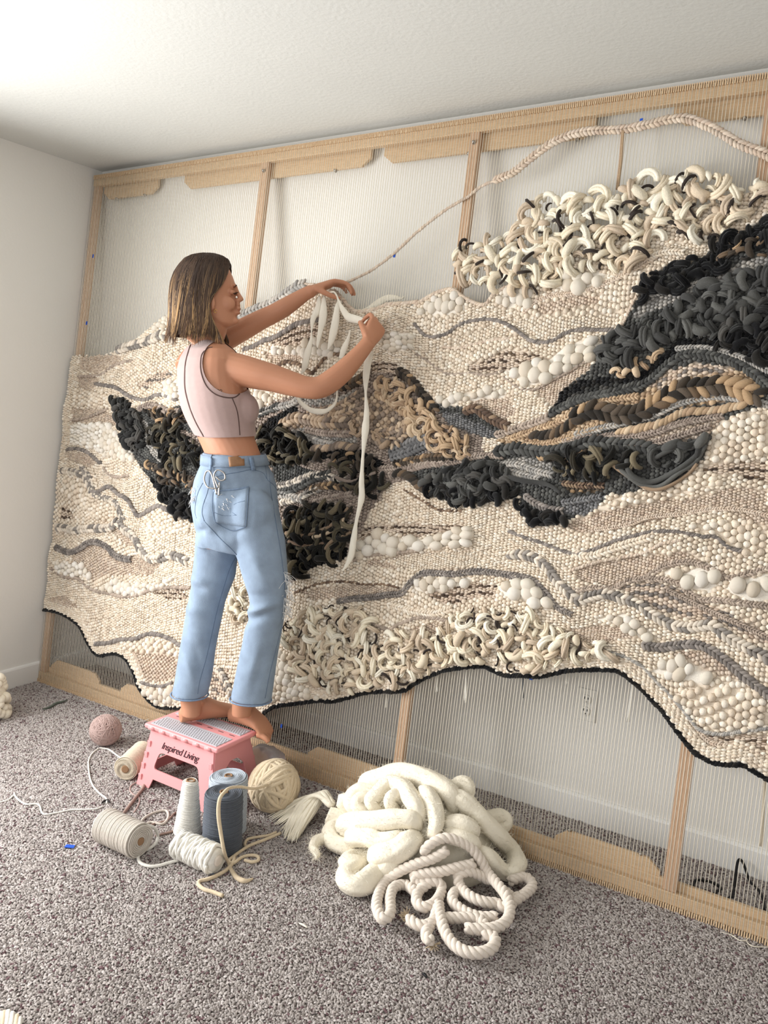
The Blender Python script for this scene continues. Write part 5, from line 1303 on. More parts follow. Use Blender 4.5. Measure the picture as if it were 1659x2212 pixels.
for k in range(1950):
    sg, ct, cy1, cdr, cw, cph, cout, tone = clumps[k % 150]
    t0 = ct+random.gauss(0, .05); y0 = 549+random.random()**2*26
    y1 = cy1+random.gauss(0, 2.5)+(4 if t0 < 1.6 else -4)
    ns = 12; P = []; spread = random.gauss(0, .045); flare = random.uniform(0, .05) if t0 > 2.2 else random.uniform(0, .03)
    for i in range(ns):
        u = i/(ns-1); y = y0+(y1-y0)*u
        th = min(math.pi*1.02, max(0.0, t0+cdr*u+cw*math.sin(u*5+cph)+spread*(1-u)+.25*u*(1 if t0 < 1.2 else 0)))
        P.append(hair_pt(y, th, sg, 1.0+cout*math.sin(min(1, u*1.6)*1.57)+flare*u**3))
    P = np.array(P); P[1:-1] = (P[:-2]+2*P[1:-1]+P[2:])/4
    r = random.uniform(.0008, .0019)*np.interp(np.linspace(0, 1, ns), [0, .1, .7, 1], [.6, 1, 1, .25])
    V, F = tube(P, r, 4, cap=False)
    base = cdark*(1-tone*.7)+cmid*tone*.7
    blond = (tone > .72 and random.random() < .8) or random.random() < .05
    tip = cblond if blond else cmid*(.8+.8*tone)
    u = np.repeat(np.clip((np.linspace(0, 1, ns)-(.18 if blond else .35))/.55, 0, 1), 4)[:, None]
    mbh.add(V, F, base*(1-u)+tip*u)
hair = mbh.build('hair', M_hair, person, label='brown bob hair with blond streaks')
# ---- face details on the near side
b_bvh = body_bvh
def c4(pts): return [(350+.12055*a, 530+.12055*b) for a, b in pts]
seam('eyebrow', b_bvh, c4([(1285, 750), (1310, 735), (1335, 715), (1362, 700)]), (.0010, .0026), M_dark, person, .0002)
seam('eyelashes', b_bvh, c4([(1275, 862), (1305, 858), (1335, 848), (1365, 845)]), .0013, M_dark, person, .0003)
seam('eye', b_bvh, c4([(1290, 872), (1315, 874), (1340, 866)]), .0016, M_dark, person, .0002)
M_lip = mat('lips', (186, 112, 96), 0.45)
seam('lips', b_bvh, c4([(1372, 1165), (1395, 1168), (1415, 1172)]), .0012, M_lip, person, .0003)
ec = cast(b_bvh, c4([(955, 1180)])[0], .004)
if ec is not None:
    th = np.linspace(0, 2*math.pi*.9, 20); V, F = tube(np.array([ec+math.cos(t)*RH*.0045+math.sin(t)*Z3*.0055 for t in th]), .0009, 6); mk('earring', V, F, M_gold, person, label='small gold hoop earring')
tat = MB()
for i, q in enumerate(gq([(395, 1005), (410, 1000), (402, 1018), (420, 1012), (428, 1000), (415, 1022), (432, 1020), (445, 1030), (388, 1015)])):
    p = cast(b_bvh, q, .0004)
    if p is None: continue
    loc, nr, ix, ds = b_bvh.find_nearest(tuple(p)); nr = np.array(nr); a = np.cross(nr, Z3); a /= np.linalg.norm(a); b = np.cross(nr, a)
    th = np.linspace(0, 2*math.pi, 9); V, F = tube(np.array([p+.0035*(math.cos(t)*a+math.sin(t)*b) for t in th]), .0009, 4); tat.add(V, F)
if tat.n: tat.build('tattoo', M_ink, person, label='small flower tattoo beside the armhole')

# ---- scissors in the back pocket
sc0 = cast(j_bvh, c2([(415, 430)])[0], .012)
sci = empty('scissors', sc0, 'silver handled scissors tucked into the back jeans pocket', 'scissors')
def sc_path(pts, lift): return [p for p in (cast(j_bvh, q, lift) for q in c2(pts)) if p is not None]
for pts, lift in (([(400, 430), (355, 420), (332, 370), (345, 320), (370, 312), (385, 345), (398, 395), (405, 430)], .010), ([(425, 425), (410, 380), (400, 335), (425, 303), (462, 325), (468, 362), (440, 375), (412, 350)], .013)):
    P = sc_path(pts, lift)
    if len(P) > 4: V, F = tube(cr(np.array(P), 6), .0028, 8); mk('finger_ring', V, F, M_steel, sci)
for a, b, lift in (((385, 345), (412, 470), .0095), ((430, 385), (424, 480), .0115)):
    P = sc_path([a, ((a[0]+b[0])/2, (a[1]+b[1])/2), b], lift)
    if len(P) == 3: V, F = tube(cr(np.array(P), 4), .0036, 8, flat=(1, .55)); mk('shank', V, F, M_steel, sci)
P = sc_path([(405, 425), (410, 520), (420, 600)], .0020)
if len(P) == 3: V, F = tube(cr(np.array(P), 4), np.linspace(.006, .002, 9), 6, flat=(1, .3)); mk('blade', V, F, M_steel, sci)

# ---- wool roving strip held in both hands
M_roving = mat('white_roving', (240, 234, 220), 1.0, 0.6, 160, 0.05, 60, sheen=0.35, spec=0.05, stretch=(1, 1, .25))
rov = empty('roving_strip', at((762, 672), 2.95), 'soft white roving strip held between both hands and hanging down', 'wool')
def strip(pts, nm='roving_length', flat=(.5, 1)):
    p = cr(np.array([[*at((x, y), d), wd*d/FOC] for x, y, d, wd in pts]), 8)
    jit = 1+.12*np.array([mnoise.noise(Vector((i*.35, len(pts)*1.7, 0))) for i in range(len(p))])
    V, F = tube(p[:, :3], p[:, 3]*jit, 10, flat=flat, ref=FW); mk(nm, V, F, M_roving, rov)
strip([(690, 640, 2.99, 3), (686, 668, 2.985, 7), (676, 690, 2.985, 6), (673, 715, 2.985, 1.6), (672, 735, 2.985, 4), (664, 765, 2.985, 8), (657, 795, 2.985, 6), (651, 808, 2.985, 1)])
strip([(700, 640, 2.985, 3), (699, 668, 2.98, 8), (697, 690, 2.98, 9), (692, 715, 2.98, 6), (687, 740, 2.98, 4), (686, 752, 2.98, .8)])
strip([(731, 648, 2.975, 2.5), (728, 668, 2.97, 6), (724, 700, 2.97, 9), (716, 735, 2.97, 7), (708, 756, 2.97, 1)])
strip([(757, 712, 2.965, 1.2), (752, 732, 2.965, 4), (744, 752, 2.965, 7), (736, 775, 2.965, 5)])
strip([(708, 634, 2.975, 2), (722, 631, 2.965, 2), (731, 648, 2.965, 2.5), (738, 664, 2.96, 5), (752, 684, 2.95, 9), (770, 690, 2.93, 9), (788, 694, 2.91, 6), (806, 698, 2.87, 3), (816, 706, 2.86, 2)])
strip([(806, 760, 2.845, 3), (797, 772, 2.84, 8), (791, 810, 2.845, 8), (790, 850, 2.85, 3), (792, 890, 2.855, 6), (789, 930, 2.855, 8), (784, 985, 2.86, 3.5), (781, 1040, 2.865, 6), (781, 1075, 2.865, 7), (770, 1125, 2.87, 4), (764, 1165, 2.87, 7), (758, 1200, 2.875, 7), (748, 1222, 2.875, 4), (739, 1234, 2.875, 1)])
strip([(641, 858, 2.93, 3), (652, 872, 2.93, 5), (672, 886, 2.93, 6), (698, 889, 2.93, 6), (716, 880, 2.93, 4), (726, 866, 2.93, 2.5), (728, 845, 2.93, 1.5), (726, 825, 2.93, 1.5)])
strip([(772, 672, 3.0, 2), (792, 668, 2.985, 4), (815, 656, 2.975, 8), (835, 645, 2.965, 8), (852, 643, 2.955, 6), (866, 645, 2.95, 3), (874, 640, 2.948, 1)])
# ------------------------------------------------------------------ pink folding step stool
M_pink = mat('pink_plastic', (232, 158, 160), 0.38, 0.05, 200)
M_pinkd = mat('pink_plastic_inner', (214, 134, 130), 0.45)
M_pad = mat('grey_grip_pad', (186, 184, 190), 0.7)
M_print = mat('black_print', (40, 22, 34), 0.6)
SX0, SX1, SY0, SY1, SZ = 1.185, 1.540, -.742, -.540, .2265
stool = empty('step_stool', ((SX0+SX1)/2, (SY0+SY1)/2, 0), 'pink plastic folding step stool with grey dotted top under the feet', 'stool')
def plane_hit(q, P0, nrm):
    d = ray(q); return CAM+((P0-CAM) @ nrm)/(d @ nrm)*d
def panel(name, corners, holes, thick, inward, m_):
    """flat panel with rounded openings; corners and holes as lists of 3D points in one plane"""
    bm_ = bmesh.new(); edges = []
    for loop in [corners]+holes:
        vs = [bm_.verts.new(tuple(p)) for p in loop]
        for i in range(len(vs)): edges.append(bm_.edges.new((vs[i], vs[(i+1) % len(vs)])))
    bmesh.ops.triangle_fill(bm_, use_beauty=True, use_dissolve=False, edges=edges)
    me = bpy.data.meshes.new(name); bm_.to_mesh(me); bm_.free()
    V = np.array([v.co[:] for v in me.vertices]); F = [tuple(p.vertices) for p in me.polygons]; bpy.data.meshes.remove(me)
    n = len(V); V2 = V+np.asarray(inward)*thick
    ed = {}
    for f in F:
        for i in range(len(f)):
            e = (f[i], f[(i+1) % len(f)]); ed[tuple(sorted(e))] = ed.get(tuple(sorted(e)), 0)+1
    FF = F+[tuple(n+i for i in reversed(f)) for f in F]+[(a, b, n+b, n+a) for (a, b), c in ed.items() if c == 1]
    return mk(name, np.vstack([V, V2]), FF, m_, stool, smooth=False)
def rnd(P, k=4, r=.35):
    """round the corners of a closed 3D polygon"""
    P = [np.asarray(p, float) for p in P]; out = []
    for i in range(len(P)):
        a, b, c = P[i-1], P[i], P[(i+1) % len(P)]
        l = min(np.linalg.norm(a-b), np.linalg.norm(c-b))*r
        p = b+(a-b)/np.linalg.norm(a-b)*l; q = b+(c-b)/np.linalg.norm(c-b)*l
        for t in np.linspace(0, 1, k): out.append(p*(1-t)**2+2*b*t*(1-t)+q*t*t)
    return out
ZT = SZ-.020
def fpt(s, z, front=True):       # front/back panels: s along x
    t = 1-z/ZT; x0 = SX0+.026-.030*t; x1 = SX1-.026+.030*t
    y = (SY0+.012-.040*t) if front else (SY1-.012+.040*t)
    return np.array([x0+(x1-x0)*s, y, z])
def spt(s, z, right=True):
    t = 1-z/ZT; y0 = SY0+.016-.036*t; y1 = SY1-.016+.036*t
    x = (SX1-.022+.026*t) if right else (SX0+.022-.026*t)
    return np.array([x, y0+(y1-y0)*s, z])
for nm, fn, inw in (('front_panel', lambda s, z: fpt(s, z, True), (0, 1, 0)), ('back_panel', lambda s, z: fpt(s, z, False), (0, -1, 0)), ('side_panel', lambda s, z: spt(s, z, True), (-1, 0, 0)), ('side_panel', lambda s, z: spt(s, z, False), (1, 0, 0))):
    wide = 'side' not in nm
    if wide:
        outer = [fn(0, .002), fn(.17, .002), fn(.20, .040), fn(.80, .040), fn(.83, .002), fn(1, .002), fn(1, ZT), fn(0, ZT)]
        hole = rnd([fn(.17, .074), fn(.83, .074), fn(.79, .138), fn(.21, .138)], 5, .28)
    else:
        outer = [fn(0, .002), fn(.24, .002), fn(.30, .030), fn(.70, .030), fn(.76, .002), fn(1, .002), fn(1, ZT), fn(0, ZT)]
        hole = rnd([fn(.22, .070), fn(.78, .070), fn(.74, .125), fn(.60, .150), fn(.40, .150), fn(.26, .125)], 4, .25)
    o = panel(nm, outer, [hole], .0045, inw, M_pink)
    if wide: front = o if nm == 'front_panel' else front
bevel(mk('top', *abox(SX0, SX1, SY0, SY1, ZT, SZ-.0035), M_pink, stool, smooth=False), .006, 3)
for y0, y1 in ((SY0+.014, SY0+.094), (SY0+.132, SY1-.014)):
    pad = bevel(mk('grip_pad', *abox(SX0+.018, SX1-.018, y0, y1, SZ-.0045, SZ-.0018), M_pad, stool, smooth=False), .001)
    mbd = MB(); dv, df = lathe([(.0034, 0), (.0034, .0010), (.0024, .0020)], 8)
    for j in range(int((y1-y0-.008)/.0105)):
        for i in range(29):
            mbd.add(dv+np.array([SX0+.026+i*.0108+(.0054 if j % 2 else 0), y0+.008+j*.0108, SZ-.0019]), df)
    mbd.build('grip_dots', M_pad, pad, kind='stuff')
for i in range(6):       # slots of the carry handle across the middle
    x = SX0+.04+i*.052; mk('handle_slot', *abox(x, x+.024, SY0+.116, SY0+.119, SZ-.0040, SZ-.0030), M_print, stool, smooth=False)
for i in range(6):       # hinge knuckles along the front edge
    x = SX0+.022+i*.055; V, F = tube(np.array([[x, SY0+.0055, ZT+.006], [x+.030, SY0+.0055, ZT+.006]]), .0085, 12); mk('hinge_knuckle', V, F, M_pink, stool)
for i in range(6):
    x = SX0+.022+i*.055; V, F = tube(np.array([[x, SY1-.003, ZT+.006], [x+.030, SY1-.003, ZT+.006]]), .0085, 10); mk('hinge_knuckle', V, F, M_pink, stool)
for s in (0, 1):
    for z in (.035, .075, .115, .155):
        p = fpt(s, z); bevel(mk('corner_hinge', *box(p+np.array([(.0098 if s == 0 else -.0098), .0005, 0]), np.array([.0075, 0, 0]), np.array([0, .005, 0]), np.array([0, 0, .010])), M_pink, stool, smooth=False), .0015)
        p = fpt(s, z, False); bevel(mk('corner_hinge', *box(p+np.array([(.0098 if s == 0 else -.0098), -.0005, 0]), np.array([.0075, 0, 0]), np.array([0, .005, 0]), np.array([0, 0, .010])), M_pink, stool, smooth=False), .0015)
tc = bpy.data.curves.new('lettering', 'FONT'); tc.body = 'Inspired Living'; tc.size = .034; tc.shear = .35; tc.extrude = .0004; tc.align_x = 'CENTER'; tc.space_character = .92
to = bpy.data.objects.new('lettering', tc); COL.objects.link(to)
dg = bpy.context.evaluated_depsgraph_get(); tm2 = bpy.data.meshes.new_from_object(to.evaluated_get(dg)); bpy.data.objects.remove(to)
tm2.materials.clear(); tm2.materials.append(M_print)
tob2 = bpy.data.objects.new('lettering', tm2)
exv = fpt(1, .16)-fpt(0, .16); exv /= np.linalg.norm(exv); ezv = fpt(.5, .19)-fpt(.5, .15); ezv /= np.linalg.norm(ezv); eyv = np.cross(exv, ezv)
org = fpt(.50, .153)+eyv*.0012
link(tob2, stool, org); tob2.rotation_euler = Matrix((exv, ezv, eyv)).transposed().to_euler(); tob2.name = 'lettering'

# ------------------------------------------------------------------ yarn on the carpet
def yarn_mat(nm, c, **k): return mat(nm, c, 1.0, 0.4, 420, 0.08, 120, sheen=0.15, spec=0.08, **k)
Y_pink, Y_twine, Y_cream, Y_white = yarn_mat('dusty_pink_yarn', (178, 154, 148)), yarn_mat('pale_twine', (214, 202, 182)), yarn_mat('oat_cord', (204, 196, 186)), yarn_mat('white_cotton', (234, 231, 223))
Y_slate, Y_lblue, Y_rope, Y_tan = yarn_mat('slate_blue_yarn', (90, 95, 104)), yarn_mat('pale_blue_yarn', (176, 184, 194)), yarn_mat('cotton_rope', (226, 215, 203)), yarn_mat('tan_wool', (214, 196, 168))
Y_mauve = yarn_mat('mauve_brown_yarn', (150, 126, 116)); M_card = mat('cardboard', (150, 118, 90), .9); M_green = yarn_mat('grey_green_fluff', (96, 104, 94))
PILE = 0.004
def ball(name, c, R, m_, r, n, label, cat='yarn ball'):
    e = empty(name, (c[0], c[1], PILE), label, cat)
    tv, tf = ell_template(20, 11); mk('core', np.asarray(c)+tv*R*.90, [tuple(f) for f in tf], m_, e)
    mb = MB()
    for i in range(n):
        ax = np.random.default_rng(i+int(R*1e4)).normal(size=3); ax[2] *= .7; ax /= np.linalg.norm(ax)
        a = np.cross(ax, [.3, .2, .9]); a /= np.linalg.norm(a); b = np.cross(ax, a); off = random.uniform(-.45, .45)*R; rr = math.sqrt(R*R-off*off)*random.uniform(.925, 1.0)
        th = np.linspace(0, 2*math.pi, 30); mb.add(*tube(np.array([np.asarray(c)+ax*off+rr*(math.cos(t)*a+math.sin(t)*b) for t in th]), r*random.uniform(.8, 1.15), 6, cap=False))
    mb.build('wound_yarn', m_, e)
    return e
def spool(name, base, axis, L, R0, R1, m_, yr, label, core_r=.012, cat='yarn spool', cross=0.0, floor_z=PILE):
    axis = np.asarray(axis, float)/np.linalg.norm(axis); base = np.asarray(base, float)
    e = empty(name, (base[0], base[1], floor_z), label, cat)
    mk('core_tube', *lathe([(core_r*.75, -.004), (core_r, -.004), (core_r, L+.005), (core_r*.75, L+.005), (core_r*.75, -.002)], 20, base, axis), M_card, e)
    mk('yarn_body', *lathe([(core_r*1.02, .001), (R0*.90, .001), (R0*.97, .006), (R1*.97, L-.006), (R1*.90, L-.001), (core_r*1.02, L-.001)], 32, base, axis), m_, e)
    a = np.cross(axis, [0, 0, 1] if abs(axis[2]) < .9 else [1, 0, 0]); a /= np.linalg.norm(a); b = np.cross(axis, a)
    turns = int(L/(yr*1.9)); n = turns*22; t = np.arange(n)/22*2*math.pi; h = yr+np.linspace(0, 1, n)*(L-2*yr)
    Rr = R0+(R1-R0)*h/L+.0006*np.sin(t*.37)+.0005*np.sin(h*97)+.0004*np.sin(h*311)
    hh = np.clip(h+cross*np.sin(t+.6*np.sin(t*.05)), yr, L-yr)
    P = base+axis*hh[:, None]+Rr[:, None]*(np.cos(t)[:, None]*a+np.sin(t)[:, None]*b)
    mk('winding', *tube(P, yr, 6), m_, e)
    mb = MB()
    for end, Rq in ((0, R0), (L, R1)):
        for k in range(int((Rq-core_r)/(yr*2))):
            rr = core_r+yr+k*yr*2; th = np.linspace(0, 2*math.pi, 26)
            mb.add(*tube(np.array([base+axis*(end+(.001 if end else -.001)+.0015*math.sin(q*2+k))+rr*(math.cos(q)*a+math.sin(q)*b) for q in th]), yr, 5, cap=False))
    mb.build('end_coils', m_, e)
    return e
ball('yarn_ball', fl((228, 1577), .062), .060, Y_pink, .0028, 110, 'dusty pink ball of yarn on the carpet near the loom foot')
c0, c1 = fl((271, 1661), .047), fl((318, 1616), .047); spool('twine_spool', c0, c1-c0, min(.15, np.linalg.norm(c1-c0)), .042, .042, Y_twine, .0016, 'pale twine spool lying against the left side of the stool', .014)
c0, c1 = fl((303, 1817), .055), fl((214, 1776), .055); spool('cord_spool', c0, c1-c0, .158, .050, .050, Y_cream, .0026, 'oat coloured cord spool lying on its side in front', .012)
b0 = fl((405, 1797), PILE); spool('cotton_cone', b0, (0.03, 0.02, 1), .172, .043, .023, Y_white, .0017, 'tall white cotton cone standing beside the stool', .0145, cross=.003)
b0 = fl((479, 1830), PILE); spool('slate_spool', b0, (0.01, 0.0, 1), .180, .060, .057, Y_slate, .0024, 'dark slate blue yarn spool standing upright', .013)
b1 = fl((490, 1792), PILE); spool('pale_blue_spool', b1, (0, 0, 1), .182, .060, .060, Y_lblue, .0024, 'pale grey blue yarn spool standing behind the slate spool', .013)
# bundle of thick cotton wound round a tube
c0, c1 = fl((468, 1858), .044), fl((386, 1822), .044); ax = (c1-c0)/np.linalg.norm(c1-c0); Lb = np.linalg.norm(c1-c0)
e = empty('rope_bundle', ((c0+c1)/2*np.array([1, 1, 0])+Z3*PILE), 'thick white cotton cord wound into a bundle lying before the slate spool', 'cord bundle')
mk('core', *lathe([(.030, -.004), (.034, .006), (.034, Lb-.006), (.030, Lb+.004)], 24, c0, ax), Y_white, e)
mk('core_end', *lathe([(.012, -.010), (.016, -.0085), (.016, -.004)], 18, c0, ax), Y_rope, e)
a = np.cross(ax, Z3); a /= np.linalg.norm(a); b = np.cross(ax, a)
for k in range(2):
    n = 560; t = np.linspace(0, 1, n); tri = np.abs(((t*7+k*.5) % 2)-1); h = tri*(Lb-.006)+.003; an = t*2*math.pi*(15.5+k)
    P = c0+ax*h[:, None]+(.0375+.003*np.sin(t*90+k*2))[:, None]*(np.cos(an)[:, None]*a+np.sin(an)[:, None]*b)
    mk('wound_cord', *tube(P, .0048, 7), Y_white, e)
ball('wool_ball', fl((592, 1697), .092), .083, Y_tan, .0082, 54, 'big tan wool ball standing right of the stool', 'yarn ball')

def floor_cord(name, pts, r, m_, label, cat='cord', z=None, n=8, flat=None, group=None):
    P = np.array([fl(q[:2], PILE+r*.8+(q[2] if len(q) > 2 else 0)) for q in pts])
    p = cr(P, n); rr = r if np.isscalar(r) else r
    return mk(name, *tube(p, rr, 7, flat=flat), m_, None, label=label, cat=cat, group={'thin_cord': 'white cords on the carpet', 'mauve_yarn': 'mauve yarn ends by the stool', 'tan_strand': 'tan wool strands on the carpet'}.get(name))
def s5(pts): return [(.1507*a, 1500+.1507*b) for a, b in pts]
def s3(pts): return [tuple([150+.3436*p[0], 1480+.3436*p[1]]+list(p[2:])) for p in pts]
floor_cord('thin_cord', s5([(1800, 960), (1659, 860), (1560, 790), (1440, 770), (1390, 790), (1310, 860), (1270, 950), (1270, 1050), (1290, 1200), (1340, 1320), (1430, 1420), (1520, 1490), (1530, 1560)]), .0032, Y_white, 'thin white cord running from the twine spool across the carpet')
floor_cord('thin_cord', s5([(1480, 1600), (1380, 1640), (1200, 1650), (1020, 1655), (850, 1690), (660, 1720), (600, 1690), (570, 1600), (520, 1570), (380, 1575), (290, 1530), (220, 1460), (205, 1415)]), .0030, Y_white, 'wavy white cord lying left of the oat cord spool')
floor_cord('thin_cord', s5([(195, 1445), (120, 1510), (0, 1545), (-120, 1540)]), .0028, Y_white, 'short white cord end at the left edge of the carpet')
floor_cord('fine_thread', [(249, 1553, .05), (272, 1557, .02), (297, 1558, .01), (312, 1557, .008), (321, 1553, .012)], .0015, Y_white, 'fine pale thread between the pink ball and the loom', 'thread')
floor_cord('mauve_yarn', s3([(475, 620), (455, 660), (430, 690), (395, 735), (365, 775), (345, 800)]), .0055, Y_mauve, 'mauve brown yarn hank beside the stool foot', 'yarn')
floor_cord('mauve_yarn', s3([(420, 610), (385, 635), (382, 665), (405, 690), (432, 700), (440, 730), (425, 770), (405, 800)]), .0022, Y_pink, 'thin pink yarn curl beside the stool foot', 'yarn')
floor_cord('cord_loop', s3([(455, 850), (480, 828), (520, 806), (565, 792), (608, 790), (622, 815), (612, 850), (585, 872), (545, 868), (510, 862), (470, 878)]), .0042, Y_cream, 'oat cord loop behind the oat cord spool', 'cord')
floor_cord('mauve_yarn', s3([(500, 885), (545, 868), (590, 858), (625, 842), (650, 815), (668, 800)]), .0034, Y_mauve, 'mauve brown yarn end trailing behind the white cone', 'yarn')
floor_cord('mauve_yarn', s3([(540, 950), (580, 938), (620, 928), (665, 915)]), .0042, Y_mauve, 'mauve brown yarn piece between oat spool and cone', 'yarn')
floor_cord('cord_tail', s3([(455, 878, .085), (495, 882, .08), (535, 900, .055), (556, 945, .02), (545, 990, .006), (510, 1022), (465, 1045), (432, 1080), (448, 1118), (500, 1138), (560, 1135), (620, 1118), (690, 1100)]), .0050, Y_white, 'thick white cord tail from oat spool to cotton bundle')
tnp = np.array([fl((592, 1690), .10), at((553, 1703), 2.56), at((520, 1700), 2.50), at((497, 1702), 2.455), at((484, 1712), 2.42), at((474, 1728), 2.392), at((472, 1760), 2.385), at((477, 1800), 2.38), at((484, 1838), 2.375), fl((492, 1862), .012), fl((500, 1880), .010), fl((512, 1896), .010), fl((530, 1903), .010), fl((546, 1898), .008)])
mk('tan_strand', *tube(cr(tnp, 8), np.interp(np.linspace(0, 1, 13*8+1), [0, .3, .45, .7, .9, 1], [.004, .005, .0065, .0045, .008, .003]), 8), Y_tan, None, label='tan wool strand draped from the ball over the slate spool', cat='yarn', group='tan wool strands on the carpet')
floor_cord('tan_strand', s3([(1330, 930), (1220, 975), (1130, 1010), (1040, 1070), (1005, 1105), (1030, 1120), (1080, 1085), (1130, 1070), (1180, 1075), (1188, 1100), (1150, 1112), (1100, 1100)]), .0052, Y_tan, 'looped tan wool strand on the carpet beneath the roving tuft', 'yarn')
floor_cord('tan_strand', s3([(1035, 1075), (1030, 1110), (990, 1160), (930, 1195), (870, 1220), (820, 1232), (812, 1255), (850, 1285), (900, 1300), (965, 1325)]), .0058, Y_tan, 'tan wool strand curling towards the camera', 'yarn')
floor_cord('tan_strand', s3([(1115, 1020), (1102, 1000), (1120, 970), (1180, 955), (1250, 945), (1300, 925)]), .0048, Y_tan, 'short tan wool strand curving under the tan ball', 'yarn')

# ------------------------------------------------------------------ big pile of white roving
M_fluff = mat('cream_roving', (240, 232, 214), 1.0, 1.0, 110, 0.05, 26, sheen=0.15, spec=0.03)
rp = empty('roving_pile', fl((915, 1830), PILE), 'large soft pile of thick cream white wool roving on the carpet', 'wool')
DC, DR = np.array([2.215, -.515, -.02]), np.array([.285, .240, .262])
def dome(q, k=1.0):
    d = ray(q)/FOC; o = (CAM-DC)/(DR*k); dd = d/(DR*k); A_ = dd @ dd; B_ = 2*o @ dd; C_ = o @ o-1; D_ = B_*B_-4*A_*C_
    if D_ > 0:
        P = CAM+(-B_-math.sqrt(D_))/(2*A_)*d
        if P[2] > .03: return P
    P = CAM+(-(o @ dd)/A_)*d if D_ <= 0 else fl(q, .04)
    if P[2] < .035: P = fl(q, .04)
    return P
def s4(pts): return [(560+.4099*p[0], 1620+.4099*p[1], p[2], p[3] if len(p) > 3 else 1.0) for p in pts]
FUZZ = []
def fat(pts, nm='roving_length', k=1.0):
    pts = s4(pts); P = []
    for x, y, wd, kk in pts:
        p = dome((x, y), kk*k); dep = (p-CAM) @ FW; P.append([*p, wd*.4099/2*dep/FOC*1.16])
    P[0][:3] = list(np.array(P[0][:3])*.72+(DC+[0, 0, .05])*.28) if pts[0][2] > 45 else P[0][:3]
    P[-1][:3] = list(np.array(P[-1][:3])*.72+(DC+[0, 0, .05])*.28) if pts[-1][2] > 45 else P[-1][:3]
    p = cr(np.array(P), 8); e_ = np.linspace(0, 1, len(p)); p[:, 3] *= np.interp(e_, [0, .06, .16, .84, .94, 1], [.35, .75, 1, 1, .75, .35]); p[:, 2] = np.maximum(p[:, 2], p[:, 3]*.75)
    nz = np.array([mnoise.noise(Vector((float(q[0])*18, float(q[1])*18, float(q[2])*18))) for q in p])
    NS = 28; V, F = tube(p[:, :3], p[:, 3]*(1+.10*nz), NS)
    sd_ = random.uniform(0, 50); Vn = np.array([mnoise.noise(Vector((math.cos(2*math.pi*(i % NS)/NS)*2.6+sd_, math.sin(2*math.pi*(i % NS)/NS)*2.6, (i//NS)*.10)))+.55*mnoise.noise(Vector((math.cos(2*math.pi*(i % NS)/NS)*6+sd_, math.sin(2*math.pi*(i % NS)/NS)*6, (i//NS)*.16))) for i in range(len(V))])
    T, N, B = frames(p[:, :3]); c = np.repeat(p[:, :3], NS, 0); V = c+(V-c)*(1+.13*Vn[:, None]); V[:, 1] = np.minimum(V[:, 1], -LB-.004+V[:, 2]*(LB-LT)/LZ)
    mk(nm, V, F, M_fluff, rp); FUZZ.append((V, c))
tv, tf = ell_template(28, 15)
core = DC+tv*DR*.86; core[:, 2] = np.maximum(core[:, 2], PILE); core[:, 1] = np.minimum(core[:, 1], -LB-.004+core[:, 2]*(LB-LT)/LZ); mk('inner_mass', core, [tuple(f) for f in tf], M_fluff, rp)
for pts in (
  [(500, 230, 60), (560, 185, 80), (640, 150, 95), (740, 130, 100), (840, 140, 100), (930, 180, 95), (1010, 240, 90), (1090, 300, 85)],
  [(480, 330, 70), (490, 280, 75), (540, 220, 80), (620, 180, 80)],
  [(600, 330, 62), (590, 280, 66), (620, 235, 70), (660, 190, 70), (700, 170, 70), (760, 200, 80), (800, 260, 80), (840, 320, 70), (900, 390, 60)],
  [(540, 340, 60), (520, 300, 60), (545, 255, 62), (600, 210, 62)],
  [(690, 320, 60), (690, 275, 62), (720, 240, 62), (760, 215, 60)],
  [(860, 160, 80), (880, 230, 85), (920, 300, 85), (935, 370, 75), (920, 430, 60), (900, 460, 50)],
  [(420, 430, 95), (460, 400, 105), (540, 385, 100), (640, 375, 95), (740, 365, 90), (810, 370, 85), (830, 400, 75)],
  [(400, 360, 90), (390, 420, 90), (400, 490, 85), (430, 550, 80)],
  [(430, 480, 80), (500, 455, 90), (580, 460, 90), (640, 480, 85), (720, 470, 75), (790, 440, 70)],
  [(560, 560, 120), (640, 555, 130), (720, 530, 125), (790, 490, 105), (850, 450, 85)],
  [(465, 600, 80, .98), (455, 660, 90), (490, 710, 95), (560, 700, 110), (630, 650, 120), (690, 600, 110), (760, 560, 100)],
  [(540, 590, 90), (500, 570, 80), (465, 600, 80), (450, 650, 80)],
  [(960, 190, 85), (1040, 250, 90), (1120, 310, 90), (1190, 380, 85), (1260, 450, 82), (1320, 520, 80), (1360, 590, 80), (1340, 640, 78), (1290, 640, 75), (1240, 600, 75), (1180, 540, 75), (1100, 500, 75)],
  [(970, 370, 75), (1050, 385, 80), (1120, 420, 80), (1180, 450, 75)],
  [(960, 430, 70), (1040, 460, 80), (1120, 490, 85), (1180, 520, 85)],
  [(1000, 180, 60, 1.03), (1060, 180, 75, 1.03), (1100, 220, 70, 1.02), (1110, 270, 60)],
  [(1230, 340, 60, 1.05), (1270, 350, 70, 1.05), (1290, 400, 60, 1.03), (1260, 430, 55)],
  [(400, 300, 50), (440, 270, 70), (480, 240, 70)],
  [(330, 350, 60, 1.02), (370, 350, 80), (420, 360, 85)],
  [(380, 430, 50), (330, 470, 52), (290, 495, 46), (285, 520, 38), (305, 550, 30), (300, 575, 8)],
 ): fat(pts)
fz = MB()
